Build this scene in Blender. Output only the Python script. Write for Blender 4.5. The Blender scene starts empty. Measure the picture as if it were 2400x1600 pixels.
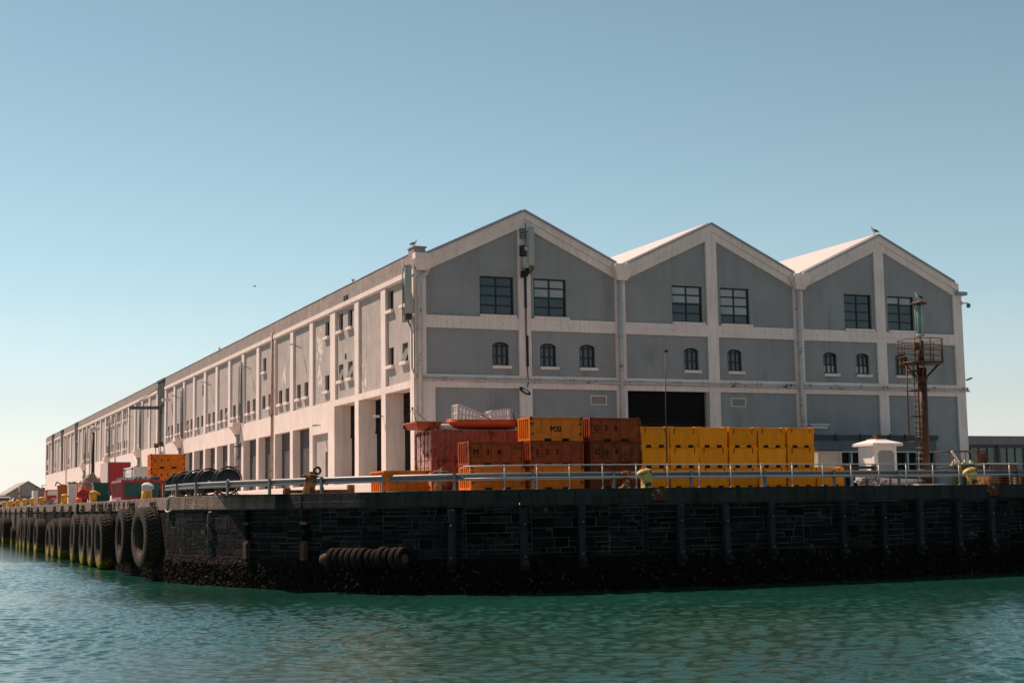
import bpy, math, random
from math import radians as R, sin, cos, pi
from mathutils import Vector, Matrix, noise as mnoise
random.seed(7)
S = bpy.context.scene
COL = S.collection

# ------------------------------------------------------------------ camera
YAW, PITCH, ROLL = 0.398095, 0.111252, -0.014980
fw = Vector((sin(YAW)*cos(PITCH), cos(YAW)*cos(PITCH), sin(PITCH)))
rt = Vector((cos(YAW), -sin(YAW), 0)); up = rt.cross(fw)
c_, s_ = cos(ROLL), sin(ROLL)
rt, up = c_*rt + s_*up, -s_*rt + c_*up
cam = bpy.data.cameras.new('camera'); co = bpy.data.objects.new('camera', cam); COL.objects.link(co)
m = Matrix((rt, up, -fw)).transposed().to_4x4(); m.translation = Vector((0, 0, 3.7)); co.matrix_world = m
cam.sensor_width = 36; cam.lens = 36*3422.48/2400; cam.clip_end = 8000; cam.clip_start = .1
S.camera = co

# ------------------------------------------------------------------ light
SUN_DIR = Vector((-.53, .86, 1.30)).normalized()
el = math.asin(SUN_DIR.z); az = math.atan2(SUN_DIR.x, SUN_DIR.y)
sl = bpy.data.lights.new('sun', 'SUN'); sl.energy = 5.0; sl.angle = R(.5); sl.color = (1, .745, .60)
so = bpy.data.objects.new('sun', sl); COL.objects.link(so)
so.rotation_euler = (-SUN_DIR).to_track_quat('-Z', 'Y').to_euler()
W = bpy.data.worlds.new('World'); S.world = W; W.use_nodes = True
nt = W.node_tree; nt.nodes.clear()
sky = nt.nodes.new('ShaderNodeTexSky'); sky.sky_type = 'NISHITA'; sky.sun_disc = False
sky.sun_elevation = el; sky.sun_rotation = az; sky.altitude = 0; sky.air_density = 1.0; sky.dust_density = .3; sky.ozone_density = 1.0
hs = nt.nodes.new('ShaderNodeHueSaturation'); hs.inputs['Saturation'].default_value = .84; hs.inputs['Hue'].default_value = .468
hs.inputs['Value'].default_value = 1.0
bg = nt.nodes.new('ShaderNodeBackground'); bg.inputs[1].default_value = .076
wo = nt.nodes.new('ShaderNodeOutputWorld')
# the blue deepens with height above the horizon, as on a clear dry day
tcw = nt.nodes.new('ShaderNodeTexCoord'); spw = nt.nodes.new('ShaderNodeSeparateXYZ'); nt.links.new(tcw.outputs['Generated'], spw.inputs[0])
mrw = nt.nodes.new('ShaderNodeMapRange'); mrw.interpolation_type = 'SMOOTHSTEP'; mrw.inputs[1].default_value = .05; mrw.inputs[2].default_value = .42; mrw.inputs[3].default_value = 1.0; mrw.inputs[4].default_value = .80; nt.links.new(spw.outputs[2], mrw.inputs[0])
mxw = nt.nodes.new('ShaderNodeMix'); mxw.data_type = 'RGBA'; mxw.blend_type = 'MULTIPLY'; mxw.inputs[0].default_value = 1
cbw = nt.nodes.new('ShaderNodeCombineColor'); [nt.links.new(mrw.outputs[0], cbw.inputs[i]) for i in range(3)]
msat = nt.nodes.new('ShaderNodeMapRange'); msat.inputs[1].default_value = -.02; msat.inputs[2].default_value = .14; msat.inputs[3].default_value = .25; msat.inputs[4].default_value = .84
nt.links.new(spw.outputs[2], msat.inputs[0]); nt.links.new(msat.outputs[0], hs.inputs['Saturation'])
nt.links.new(sky.outputs[0], hs.inputs['Color']); nt.links.new(hs.outputs[0], mxw.inputs[6]); nt.links.new(cbw.outputs[0], mxw.inputs[7]); nt.links.new(mxw.outputs[2], bg.inputs[0]); nt.links.new(bg.outputs[0], wo.inputs[0])
S.view_settings.view_transform = 'Standard'; S.view_settings.look = 'None'; S.view_settings.exposure = .56; S.view_settings.gamma = 1

# ------------------------------------------------------------------ materials
MATS = {}
def M(name, a, b=None, ns=2.0, rough=.75, metal=0.0, bump=0.0, bs=25.0, streak=None, sk=.45, sscale=(3, 3, .22), rust=0.0, rscale=3.0,
      tidal=None, rnd=0.0, isl=0.0, pos=False, spec=.35, patch=None, patch_t=.66, patch_s=1.2, coat=0.0, peel=None, stains=None, stain_c=(.10, .095, .085)):
    mt = bpy.data.materials.new(name); mt.use_nodes = True; t = mt.node_tree; N = t.nodes; L = t.links
    bs_ = N['Principled BSDF']
    if pos: cd = N.new('ShaderNodeNewGeometry').outputs['Position']
    else: cd = N.new('ShaderNodeTexCoord').outputs['Object']
    def nz(scale, det=5, vec=None, rg=.6):
        n = N.new('ShaderNodeTexNoise'); n.inputs['Scale'].default_value = scale; n.inputs['Detail'].default_value = det
        n.inputs['Roughness'].default_value = rg; L.new(vec or cd, n.inputs['Vector']); return n.outputs['Fac']
    def rng(v, lo, hi):
        r = N.new('ShaderNodeMapRange'); r.inputs[1].default_value = lo; r.inputs[2].default_value = hi; L.new(v, r.inputs[0]); return r.outputs[0]
    def mix(f, x, y, bt='MIX'):
        n = N.new('ShaderNodeMix'); n.data_type = 'RGBA'; n.blend_type = bt
        for i, v in ((0, f), (6, x), (7, y)):
            if isinstance(v, (int, float)): n.inputs[i].default_value = v
            elif isinstance(v, tuple): n.inputs[i].default_value = (*v, 1)
            else: L.new(v, n.inputs[i])
        return n.outputs[2]
    b = b or tuple(x*.82 for x in a)
    col = mix(rng(nz(ns), .3, .7), a, b)
    # fine grain so that nothing is a flat tone
    col = mix(.25, col, mix(rng(nz(ns*9+6, 4), .35, .65), (.72, .72, .72), (1.12, 1.12, 1.12)), 'MULTIPLY')
    if patch:
        col = mix(rng(nz(patch_s, 6, rg=.65), patch_t, patch_t+.03), col, patch)
    for (py, pz, ry, rz_) in (peel or ()):
        sp = N.new('ShaderNodeVectorMath'); sp.operation = 'SUBTRACT'; L.new(cd, sp.inputs[0]); sp.inputs[1].default_value = (0, py, pz)
        ml = N.new('ShaderNodeVectorMath'); ml.operation = 'MULTIPLY'; L.new(sp.outputs[0], ml.inputs[0]); ml.inputs[1].default_value = (0, 1/ry, 1/rz_)
        ln = N.new('ShaderNodeVectorMath'); ln.operation = 'LENGTH'; L.new(ml.outputs[0], ln.inputs[0])
        ma = N.new('ShaderNodeMath'); ma.operation = 'MULTIPLY_ADD'; L.new(ln.outputs['Value'], ma.inputs[0]); ma.inputs[1].default_value = -.16; L.new(nz(1.9, 7, rg=.62), ma.inputs[2])
        col = mix(rng(ma.outputs[0], .44, .455), col, (.66, .60, .54))
    if stains:
        mp2 = N.new('ShaderNodeMapping'); mp2.inputs['Scale'].default_value = (9, 9, .8); L.new(cd, mp2.inputs[0]); sn = nz(1.3, 5, mp2.outputs[0])
        for (px, pz, hw, ln_) in stains:
            sb = N.new('ShaderNodeVectorMath'); sb.operation = 'SUBTRACT'; L.new(cd, sb.inputs[0]); sb.inputs[1].default_value = (px, 0, pz-ln_*.5)
            ml = N.new('ShaderNodeVectorMath'); ml.operation = 'MULTIPLY'; L.new(sb.outputs[0], ml.inputs[0]); ml.inputs[1].default_value = (1/hw, 0, 2/ln_)
            ln = N.new('ShaderNodeVectorMath'); ln.operation = 'LENGTH'; L.new(ml.outputs[0], ln.inputs[0])
            ma = N.new('ShaderNodeMath'); ma.operation = 'MULTIPLY_ADD'; L.new(ln.outputs['Value'], ma.inputs[0]); ma.inputs[1].default_value = -.35; L.new(sn, ma.inputs[2])
            f_ = N.new('ShaderNodeMath'); f_.operation = 'MULTIPLY'; f_.inputs[1].default_value = .28; L.new(rng(ma.outputs[0], .18, .42), f_.inputs[0])
            col = mix(f_.outputs[0], col, stain_c)
    if streak:
        mp = N.new('ShaderNodeMapping'); mp.inputs['Scale'].default_value = sscale; L.new(cd, mp.inputs[0])
        f = rng(nz(1.6, 6, mp.outputs[0]), .46, .72)
        mm = N.new('ShaderNodeMath'); mm.operation = 'MULTIPLY'; mm.inputs[1].default_value = sk; L.new(f, mm.inputs[0])
        col = mix(mm.outputs[0], col, streak)
    if rnd or isl:
        src = N.new('ShaderNodeObjectInfo').outputs['Random'] if rnd else N.new('ShaderNodeNewGeometry').outputs['Random Per Island']
        k = rnd or isl
        r = N.new('ShaderNodeMapRange'); r.inputs[3].default_value = 1-k; r.inputs[4].default_value = 1+k*.6; L.new(src, r.inputs[0])
        cb = N.new('ShaderNodeCombineColor')
        for i in range(3): L.new(r.outputs[0], cb.inputs[i])
        col = mix(1.0, col, cb.outputs[0], 'MULTIPLY')
    rr = rough
    if rust:
        f = rng(nz(rscale, 9, rg=.7), .66-rust*.3, .72-rust*.3)
        rc = mix(rng(nz(rscale*4, 5), .35, .65), (.16, .045, .014), (.055, .02, .01))
        col = mix(f, col, rc)
        rm = N.new('ShaderNodeMix'); L.new(f, rm.inputs[0]); rm.inputs[2].default_value = rough; rm.inputs[3].default_value = .9; rr = rm.outputs[0]
    if tidal:
        zlo, zhi, tc1, tc2 = tidal
        g = N.new('ShaderNodeNewGeometry'); sp = N.new('ShaderNodeSeparateXYZ'); L.new(g.outputs['Position'], sp.inputs[0])
        ad = N.new('ShaderNodeMath'); ad.operation = 'MULTIPLY_ADD'; ad.inputs[1].default_value = -1.1
        n2 = N.new('ShaderNodeTexNoise'); n2.inputs['Scale'].default_value = 1.7; n2.inputs['Detail'].default_value = 7; L.new(g.outputs['Position'], n2.inputs['Vector'])
        L.new(n2.outputs['Fac'], ad.inputs[0]); L.new(sp.outputs[2], ad.inputs[2])
        f = N.new('ShaderNodeMapRange'); f.inputs[1].default_value = zhi-.55; f.inputs[2].default_value = zlo-.55; L.new(ad.outputs[0], f.inputs[0])
        tc = mix(rng(nz(6, 6), .4, .6), tc1, tc2)
        col = mix(f.outputs[0], col, tc)
    L.new(col, bs_.inputs['Base Color'])
    if isinstance(rr, float): bs_.inputs['Roughness'].default_value = rr
    else: L.new(rr, bs_.inputs['Roughness'])
    bs_.inputs['Metallic'].default_value = metal; bs_.inputs['Specular IOR Level'].default_value = spec
    if coat: bs_.inputs['Coat Weight'].default_value = coat
    if bump:
        bn = N.new('ShaderNodeBump'); bn.inputs['Strength'].default_value = min(1, bump*4); bn.inputs['Distance'].default_value = bump*.1
        L.new(nz(bs, 6), bn.inputs['Height']); L.new(bn.outputs[0], bs_.inputs['Normal'])
    MATS[name] = mt; return mt

ALG = (.35, .95, (.34, .24, .012), (.05, .06, .015))
DKALG = (.7, 1.7, (.005, .006, .004), (.012, .011, .006))
m_trim = M('white_render_paint', (.80, .70, .64), (.70, .60, .54), ns=.6, rough=.85, bump=.15, bs=14, streak=(.40, .32, .27), sk=.35, pos=True)
m_panel = M('grey_render_panel', (.44, .39, .36), (.33, .295, .27), ns=1.1, rough=.88, bump=.15, bs=12, streak=(.22, .20, .19), sk=.35, pos=True, patch=(.62, .58, .54), patch_t=.72, patch_s=1.1, peel=[(102.6, 15.2, .9, 1.3), (102.7, 13.2, .8, 1.2), (92.0, 12.2, .7, 1.3), (113.2, 13.9, .6, 1.2)])
m_gpanel = M('slate_grey_panel', (.30, .31, .305), (.245, .256, .255), ns=.5, rough=.9, bump=.1, bs=12, streak=(.17, .175, .17), sk=.3, sscale=(1.1, 1.1, .12), pos=True, stains=[(32.2, 14.95, .25, 0.01+1.2), (33.9, 11.9, .3, 1.0), (37.2, 11.9, .25, 1.0), (38.8, 11.9, .5, .9), (40.6, 17.5, .5, 3.5), (33.0, 10.6, .8, 2.2), (39.5, 9.7, .6, 2.4), (46.3, 11.9, .4, 1.0), (52.0, 12.6, .3, 2.4), (49.8, 9.7, .5, 1.8), (57.0, 13.4, .5, 3.0), (43.5, 13.9, .7, 2.0), (66.3, 14.0, .7, 3.0), (57.2, 17.0, .25, 4.0)])
m_parapet = M('weathered_parapet', (.36, .30, .27), (.22, .185, .17), ns=.9, rough=.95, bump=.4, bs=7, streak=(.17, .15, .145), sk=.7, sscale=(5, 5, .15), pos=True)
m_jamb = m_trim
m_roof = M('pale_sheet_roof', (.56, .475, .44), (.49, .42, .39), ns=.4, rough=.5, bump=.0, pos=True)
m_roofedge = M('grey_roof_flashing', (.30, .31, .32), ns=2, rough=.5, pos=True)
m_pipe = M('painted_downpipe', (.52, .49, .46), (.44, .41, .39), ns=2, rough=.6, rust=.28, rscale=1.3, pos=True)
m_bluepipe = M('slate_downpipe', (.17, .185, .19), (.13, .14, .145), ns=2, rough=.7, spec=.2, pos=True)
m_rustpipe = M('rusty_downpipe', (.52, .38, .31), (.40, .26, .19), ns=1.5, rough=.8, rust=.3, rscale=2, pos=True)
m_frame = M('black_window_frame', (.012, .013, .014), rough=.45)
m_door = M('dark_roller_shutter', (.085, .08, .078), (.06, .058, .057), ns=1, rough=.6, pos=True, streak=(.03, .03, .03), sk=.5)
m_blackdoor = M('near_black_shutter', (.011, .010, .009), (.007, .0065, .006), spec=.1, ns=1, rough=.6, pos=True)
m_void = M('dark_opening', (.012, .011, .011), rough=.9)  # near-black colour stands in for the shade inside openings
m_shadedconc = M('weathered_coping_concrete', (.055, .053, .045), (.024, .024, .022), ns=.8, spec=.15, rough=.9, bump=.6, bs=9, streak=(.010, .012, .012), sk=.85, sscale=(1.6, 1.6, .18), pos=True, patch=(.12, .11, .095), patch_t=.66, patch_s=1.6)
m_sunlitconc = M('brown_stained_coping_concrete', (.26, .195, .15), (.14, .105, .085), ns=.8, rough=.92, bump=.6, bs=9, streak=(.035, .03, .027), sk=.8, sscale=(1.6, 1.6, .18), pos=True, patch=(.36, .28, .23), patch_t=.60, patch_s=1.6)  # stained like the shaded coping, base colour raised to look sunlit
m_deck = M('pale_quay_concrete', (.50, .43, .39), (.40, .35, .32), ns=.25, rough=.92, bump=.3, bs=6, pos=True)
m_stone = M('dark_slate_masonry', (.011, .0125, .0125), (.0035, .004, .004), ns=1.7, rough=.85, spec=.12, bump=.5, bs=9, isl=1.0, pos=True, tidal=DKALG, streak=(.02, .024, .024), sk=.25, patch=(.065, .050, .040), patch_t=.62, patch_s=2.2)
m_mortar = M('lime_mortar', (.072, .072, .064), (.006, .007, .007), ns=.45, rough=.95, pos=True, tidal=DKALG)
m_mussel = M('mussels_and_weed', (.010, .007, .0045), (.003, .0025, .002), ns=7, rough=.7, bump=1.0, bs=16, pos=True, patch=(.09, .055, .03), patch_t=.60, patch_s=6, spec=.05)
m_rubber = M('worn_black_rubber', (.068, .049, .037), (.038, .028, .022), ns=2.5, rough=.85, spec=.2, bump=.3, bs=20, tidal=ALG, rnd=.25)
m_rubberdk = M('blackened_rubber', (.022, .018, .015), (.012, .010, .009), ns=3, rough=.9, bump=.4, bs=14, spec=.1, rnd=.5)
m_timber = M('weathered_fender_timber', (.032, .035, .036), (.014, .015, .015), spec=.15, ns=1.2, rough=.85, bump=.6, bs=18, streak=(.075, .082, .085), sk=.45, sscale=(14, 14, .5), tidal=DKALG, rnd=.4)
m_rust = M('rusted_iron', (.16, .07, .03), (.07, .03, .016), ns=3, rough=.9, bump=.6, bs=20, rnd=.3)
m_chain = M('old_iron_chain', (.06, .045, .035), (.03, .022, .018), ns=6, rough=.85)
m_galv = M('galvanised_steel', (.16, .18, .19), (.12, .135, .145), ns=3, rough=.5, metal=.3, streak=(.12, .11, .10), sk=.35)
m_galvlt = M('pale_galvanised_tube', (.50, .50, .50), (.38, .38, .39), ns=5, rough=.5, metal=.3, rust=.12, rscale=5)
m_bollard = M('chipped_yellow_bollard_paint', (.72, .36, .03), (.58, .26, .02), ns=3, rough=.55, bump=.3, bs=15, rust=.3, rscale=2.6, rnd=.15)
m_palebollard = M('faded_cream_bollard_paint', (.60, .42, .13), (.50, .33, .09), ns=3, rough=.6, bump=.3, bs=15, rust=.52, rscale=2.8)
m_whitebollard = M('whitewash_paint', (.55, .52, .47), (.44, .41, .37), ns=3, rough=.7, rust=.3)
m_rustplate = M('scabbed_yellow_iron', (.42, .30, .14), (.34, .22, .10), ns=3, rough=.85, bump=.5, bs=18, rust=.8, rscale=4)
m_orange = M('orange_brown_bin_paint', (.40, .062, .005), (.27, .040, .004), spec=.2, ns=2, rough=.5, bump=.15, bs=12, rust=.33, rscale=3.4, rnd=.25)
m_darkorange = M('rusted_brown_bin_paint', (.27, .048, .008), (.17, .03, .007), spec=.2, ns=2, rough=.6, bump=.2, bs=12, rust=.48, rscale=2.2, rnd=.2)
m_amber = M('amber_bin_paint', (.74, .185, .006), (.62, .14, .005), spec=.2, ns=2, rough=.45, bump=.12, bs=12, rust=.2, rscale=3.4, rnd=.12)
m_tub = M('yellow_plastic_tub', (1.0, .31, .002), (.90, .26, .002), ns=2, rough=.5, spec=.15, bump=.06, bs=10, rnd=.12, streak=(.40, .18, .02), sk=.3, sscale=(4, 4, .8))
m_tubpale = M('faded_orange_plastic_tub', (1.0, .32, .008), (.96, .25, .004), ns=1.3, rough=.5, spec=.15, bump=.06, bs=10)
m_strap = M('black_rubber_strap', (.015, .013, .012), rough=.6)
m_letter = M('black_stencil_paint', (.010, .008, .007), rough=.7, spec=.1)
m_redcont = M('faded_red_container_paint', (.32, .070, .036), (.22, .042, .024), ns=1.2, rough=.55, rust=.45, rscale=1.8, streak=(.34, .16, .13), sk=.45, sscale=(5, 5, .3))
m_redend = M('chalky_red_door_paint', (.62, .33, .28), (.50, .22, .18), ns=2, rough=.7, rust=.4, rscale=3, streak=(.62, .50, .44), sk=.5, sscale=(6, 6, .4))  # paler than the container's corrugated walls
m_hull = M('orange_hull_gelcoat', (.66, .10, .012), (.5, .07, .01), ns=2, rough=.45, rust=.2, rscale=3)
m_traywood = M('rusty_orange_tray_paint', (.5, .12, .04), (.34, .08, .03), ns=3, rough=.7, rust=.3, rscale=3)
m_whiteplastic = M('dirty_white_plastic', (.68, .65, .60), (.54, .51, .46), ns=6, rough=.6)
m_black = M('matt_black_paint', (.014, .015, .016), (.022, .022, .022), ns=6, rough=.5)
m_greyhose = M('grey_hose_pipe', (.09, .11, .13), (.06, .075, .09), ns=3, rough=.6)
m_mast = M('rust_brown_mast_paint', (.085, .036, .015), (.05, .022, .010), ns=2, rough=.6, rust=.4, rscale=3)
m_ladder = M('pale_ladder_rung', (.58, .54, .50), ns=8, rough=.5)
m_green = M('green_drum_paint', (.012, .075, .028), (.008, .045, .018), ns=3, rough=.4, rust=.12)
m_cream = M('cream_cap_paint', (.36, .38, .20), ns=4, rough=.5)
m_teal = M('teal_green_paint', (.006, .085, .075), (.004, .06, .052), ns=2, rough=.45, rust=.1)
m_redframe = M('bright_red_frame_paint', (.34, .025, .022), (.24, .018, .016), ns=3, rough=.45, rust=.25)
m_redbox = M('crimson_truck_body', (.36, .018, .022), (.30, .015, .02), ns=1, rough=.4)
m_sunlitside = M('pale_pink_truck_side', (.55, .42, .38), ns=2, rough=.5)  # sunlight on the truck's side put into the colour
m_navy = M('navy_blue_skip_paint', (.012, .028, .065), ns=3, rough=.5, rust=.2)
m_junk = M('bagged_rubbish', (.45, .42, .38), (.12, .12, .13), ns=6, rough=.8, isl=.6)
m_whitebox = M('white_container_paint', (.62, .60, .57), (.55, .53, .50), ns=2, rough=.5, rust=.2, rscale=2)
m_cab = M('orange_locker_paint', (.40, .12, .03), (.30, .085, .022), ns=2, rough=.5, rust=.2)
m_tarp = M('brown_tarpaulin', (.30, .22, .17), (.14, .10, .08), ns=3, rough=.8)
m_bluesheet = M('blue_steel_sheet', (.03, .085, .12), (.02, .06, .085), ns=3, rough=.5)
m_net = M('tangled_dark_net', (.025, .025, .025), (.07, .06, .05), ns=9, rough=.95, bump=1, bs=14)
m_wood = M('weathered_pallet_wood', (.22, .13, .08), (.13, .08, .05), ns=4, rough=.85)
m_trestle = M('yellow_steel_beam', (.34, .18, .03), (.10, .05, .02), ns=2, rough=.6, rust=.65)
m_hut = M('white_hut_render', (.74, .70, .66), (.66, .62, .58), ns=1, rough=.8, streak=(.42, .34, .28), sk=.3)
m_hutgrey = M('grey_hut_panel', (.27, .285, .28), (.23, .245, .245), ns=1, rough=.85)
m_shedroof = M('brown_sheet_roof', (.15, .095, .07), (.11, .07, .055), ns=.4, rough=.8, pos=True)
m_shedroofg = M('pale_grey_sheet_roof', (.30, .27, .25), (.25, .225, .21), ns=.4, rough=.8, pos=True)
m_shedwall = M('far_grey_shed_wall', (.22, .23, .22), (.17, .18, .175), ns=.4, rough=.85, pos=True)
m_beige = M('beige_cabinet_paint', (.36, .35, .28), (.30, .29, .235), ns=1, rough=.6)
m_annex = M('annex_grey_render', (.13, .15, .16), (.10, .12, .13), ns=.8, rough=.9, streak=(.06, .07, .08), sk=.5, pos=True)
m_net2 = M('dark_mesh_strip', (.06, .07, .075), (.04, .05, .055), ns=2, rough=.9, pos=True)
m_ant = M('pale_green_grey_radome', (.36, .38, .34), (.32, .34, .30), ns=2, rough=.5)
m_cable = M('black_cable', (.012, .012, .012), rough=.6)
m_gullw = M('white_feathers', (.72, .70, .66), rough=.8)
m_gulld = M('slate_wing_feathers', (.035, .035, .038), rough=.8)
m_beak = M('yellow_beak', (.6, .35, .05), rough=.5)
m_whiteboat = M('white_boat_gelcoat', (.55, .55, .54), (.46, .46, .45), ns=2, rough=.4, streak=(.3, .26, .22), sk=.3)
m_lampglass = M('lantern_green_glass', (.03, .13, .08), (.12, .30, .21), ns=4, rough=.12, spec=.7)

def glass(name, base, rough=.06):
    mt = bpy.data.materials.new(name); mt.use_nodes = True; b = mt.node_tree.nodes['Principled BSDF']
    b.inputs['Base Color'].default_value = (*base, 1); b.inputs['Roughness'].default_value = rough; b.inputs['Specular IOR Level'].default_value = .55
    N = mt.node_tree.nodes; L = mt.node_tree.links
    nz = N.new('ShaderNodeTexNoise'); nz.inputs['Scale'].default_value = .9; g = N.new('ShaderNodeNewGeometry'); L.new(g.outputs['Position'], nz.inputs['Vector'])
    mx = N.new('ShaderNodeMix'); mx.data_type = 'RGBA'; mx.inputs[6].default_value = (*base, 1); mx.inputs[7].default_value = (*[x*1.8+.004 for x in base], 1)
    L.new(nz.outputs['Fac'], mx.inputs[0]); L.new(mx.outputs[2], b.inputs['Base Color'])
    bn = N.new('ShaderNodeBump'); bn.inputs['Strength'].default_value = .25; bn.inputs['Distance'].default_value = .02; L.new(nz.outputs['Fac'], bn.inputs['Height']); L.new(bn.outputs[0], b.inputs['Normal'])
    return mt
g_dark = glass('dark_window_glass', (.010, .018, .024))
g_blind = M('window_blind_behind_glass', (.36, .39, .39), (.27, .30, .31), ns=.7, rough=.3, pos=True)
m_openpane = M('dusty_open_pane', (.17, .18, .17), (.12, .13, .125), ns=2, rough=.55, spec=.15)
g_green = M('green_glazing', (.075, .13, .12), (.06, .105, .10), ns=.4, rough=.25, pos=True)
g_stair = M('blue_glazed_strip', (.12, .14, .135), (.09, .11, .105), ns=.5, rough=.2, pos=True)

# ------------------------------------------------------------------ mesh builder
class MB:
    def __init__(s): s.v = []; s.f = []; s.sm = []
    def add(s, vs, fs, smooth=False):
        o = len(s.v); s.v += [tuple(p) for p in vs]; s.f += [tuple(o+i for i in f) for f in fs]; s.sm += [smooth]*len(fs); return s
    def box(s, x0, x1, y0, y1, z0, z1):
        if x0 > x1: x0, x1 = x1, x0
        if y0 > y1: y0, y1 = y1, y0
        if z0 > z1: z0, z1 = z1, z0
        return s.add([(x0,y0,z0),(x1,y0,z0),(x1,y1,z0),(x0,y1,z0),(x0,y0,z1),(x1,y0,z1),(x1,y1,z1),(x0,y1,z1)],
              [(0,3,2,1),(4,5,6,7),(0,1,5,4),(1,2,6,5),(2,3,7,6),(3,0,4,7)])
    def cbox(s, c, d, rot=None):
        x, y, z = [k/2 for k in d]
        vs = [Vector(p) for p in ((-x,-y,-z),(x,-y,-z),(x,y,-z),(-x,y,-z),(-x,-y,z),(x,-y,z),(x,y,z),(-x,y,z))]
        if rot is not None: vs = [rot @ v for v in vs]
        return s.add([v+Vector(c) for v in vs], [(0,3,2,1),(4,5,6,7),(0,1,5,4),(1,2,6,5),(2,3,7,6),(3,0,4,7)])
    def bar(s, p, q, w, h=None):
        p, q = Vector(p), Vector(q); h = h or w; d = q-p; L_ = d.length
        if L_ < 1e-6: return s
        return s.cbox((p+q)/2, (w, h, L_), d.to_track_quat('Z', 'Y').to_matrix())
    def tube(s, pts, r, n=8, caps=True, smooth=True):
        pts = [Vector(p) for p in pts]; rs = r if isinstance(r, (list, tuple)) else [r]*len(pts)
        vs = []; prev = None
        for i, p in enumerate(pts):
            d = (pts[min(i+1, len(pts)-1)]-pts[max(i-1, 0)]).normalized()
            a = (Vector((0, 0, 1)) if abs(d.z) < .95 else Vector((1, 0, 0))) if prev is None else prev
            x = (a-d*a.dot(d)).normalized(); prev = x; y = d.cross(x)
            for k in range(n):
                t = 2*pi*k/n; vs.append(p+(x*cos(t)+y*sin(t))*rs[i])
        fs = [(i*n+k, i*n+(k+1) % n, (i+1)*n+(k+1) % n, (i+1)*n+k) for i in range(len(pts)-1) for k in range(n)]
        s.add(vs, fs, smooth)
        if caps:
            o = len(s.v)-len(vs); s.f.append(tuple(o+k for k in range(n))[::-1]); s.f.append(tuple(o+(len(pts)-1)*n+k for k in range(n))); s.sm += [False, False]
        return s
    def lathe(s, prof, n=24, axis='Z', c=(0, 0, 0), smooth=True, closed=False):
        vs = []
        for k in range(n):
            t = 2*pi*k/n
            for r, h in prof:
                if axis == 'Z': p = (r*cos(t), r*sin(t), h)
                elif axis == 'X': p = (h, r*cos(t), r*sin(t))
                else: p = (r*sin(t), h, r*cos(t))
                vs.append((p[0]+c[0], p[1]+c[1], p[2]+c[2]))
        m_ = len(prof); fs = []
        for k in range(n):
            for j in range(m_ if closed else m_-1):
                j2 = (j+1) % m_; fs.append((k*m_+j, ((k+1) % n)*m_+j, ((k+1) % n)*m_+j2, k*m_+j2))
        return s.add(vs, fs, smooth)
    def torus(s, c, R_, r, axis='Y', n=16, k=6, sc=(1, 1, 1)):
        prof = [(R_+r*cos(2*pi*i/k), r*sin(2*pi*i/k)) for i in range(k)]
        return s.lathe(prof, n, axis, c, True, True)
    def prism(s, poly, a0, a1, plane='XZ'):
        n = len(poly)
        def P(u, v, a): return (u, a, v) if plane == 'XZ' else ((a, u, v) if plane == 'YZ' else (u, v, a))
        vs = [P(u, v, a0) for u, v in poly]+[P(u, v, a1) for u, v in poly]
        return s.add(vs, [tuple(range(n)), tuple(range(2*n-1, n-1, -1))]+[(i, i+n, (i+1) % n+n, (i+1) % n) for i in range(n)])
    def build(s, name, mat, parent=None, loc=None, bevel=0, fixn=True):
        me = bpy.data.meshes.new(name); me.from_pydata(s.v, [], s.f)
        me.polygons.foreach_set('use_smooth', s.sm); me.materials.append(mat); me.update()
        if fixn and len(s.f) < 30000:
            import bmesh
            b = bmesh.new(); b.from_mesh(me); bmesh.ops.recalc_face_normals(b, faces=b.faces); b.to_mesh(me); b.free()
        o = bpy.data.objects.new(name, me); COL.objects.link(o)
        if parent is not None:
            o.parent = parent
            if parent.get('_w') and loc is None: o.location = tuple(-x for x in parent.location)
        if loc is not None: o.location = loc
        if bevel:
            md = o.modifiers.new('bevel', 'BEVEL'); md.width = bevel; md.segments = 2; md.limit_method = 'ANGLE'; md.angle_limit = R(40)
        return o

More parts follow.
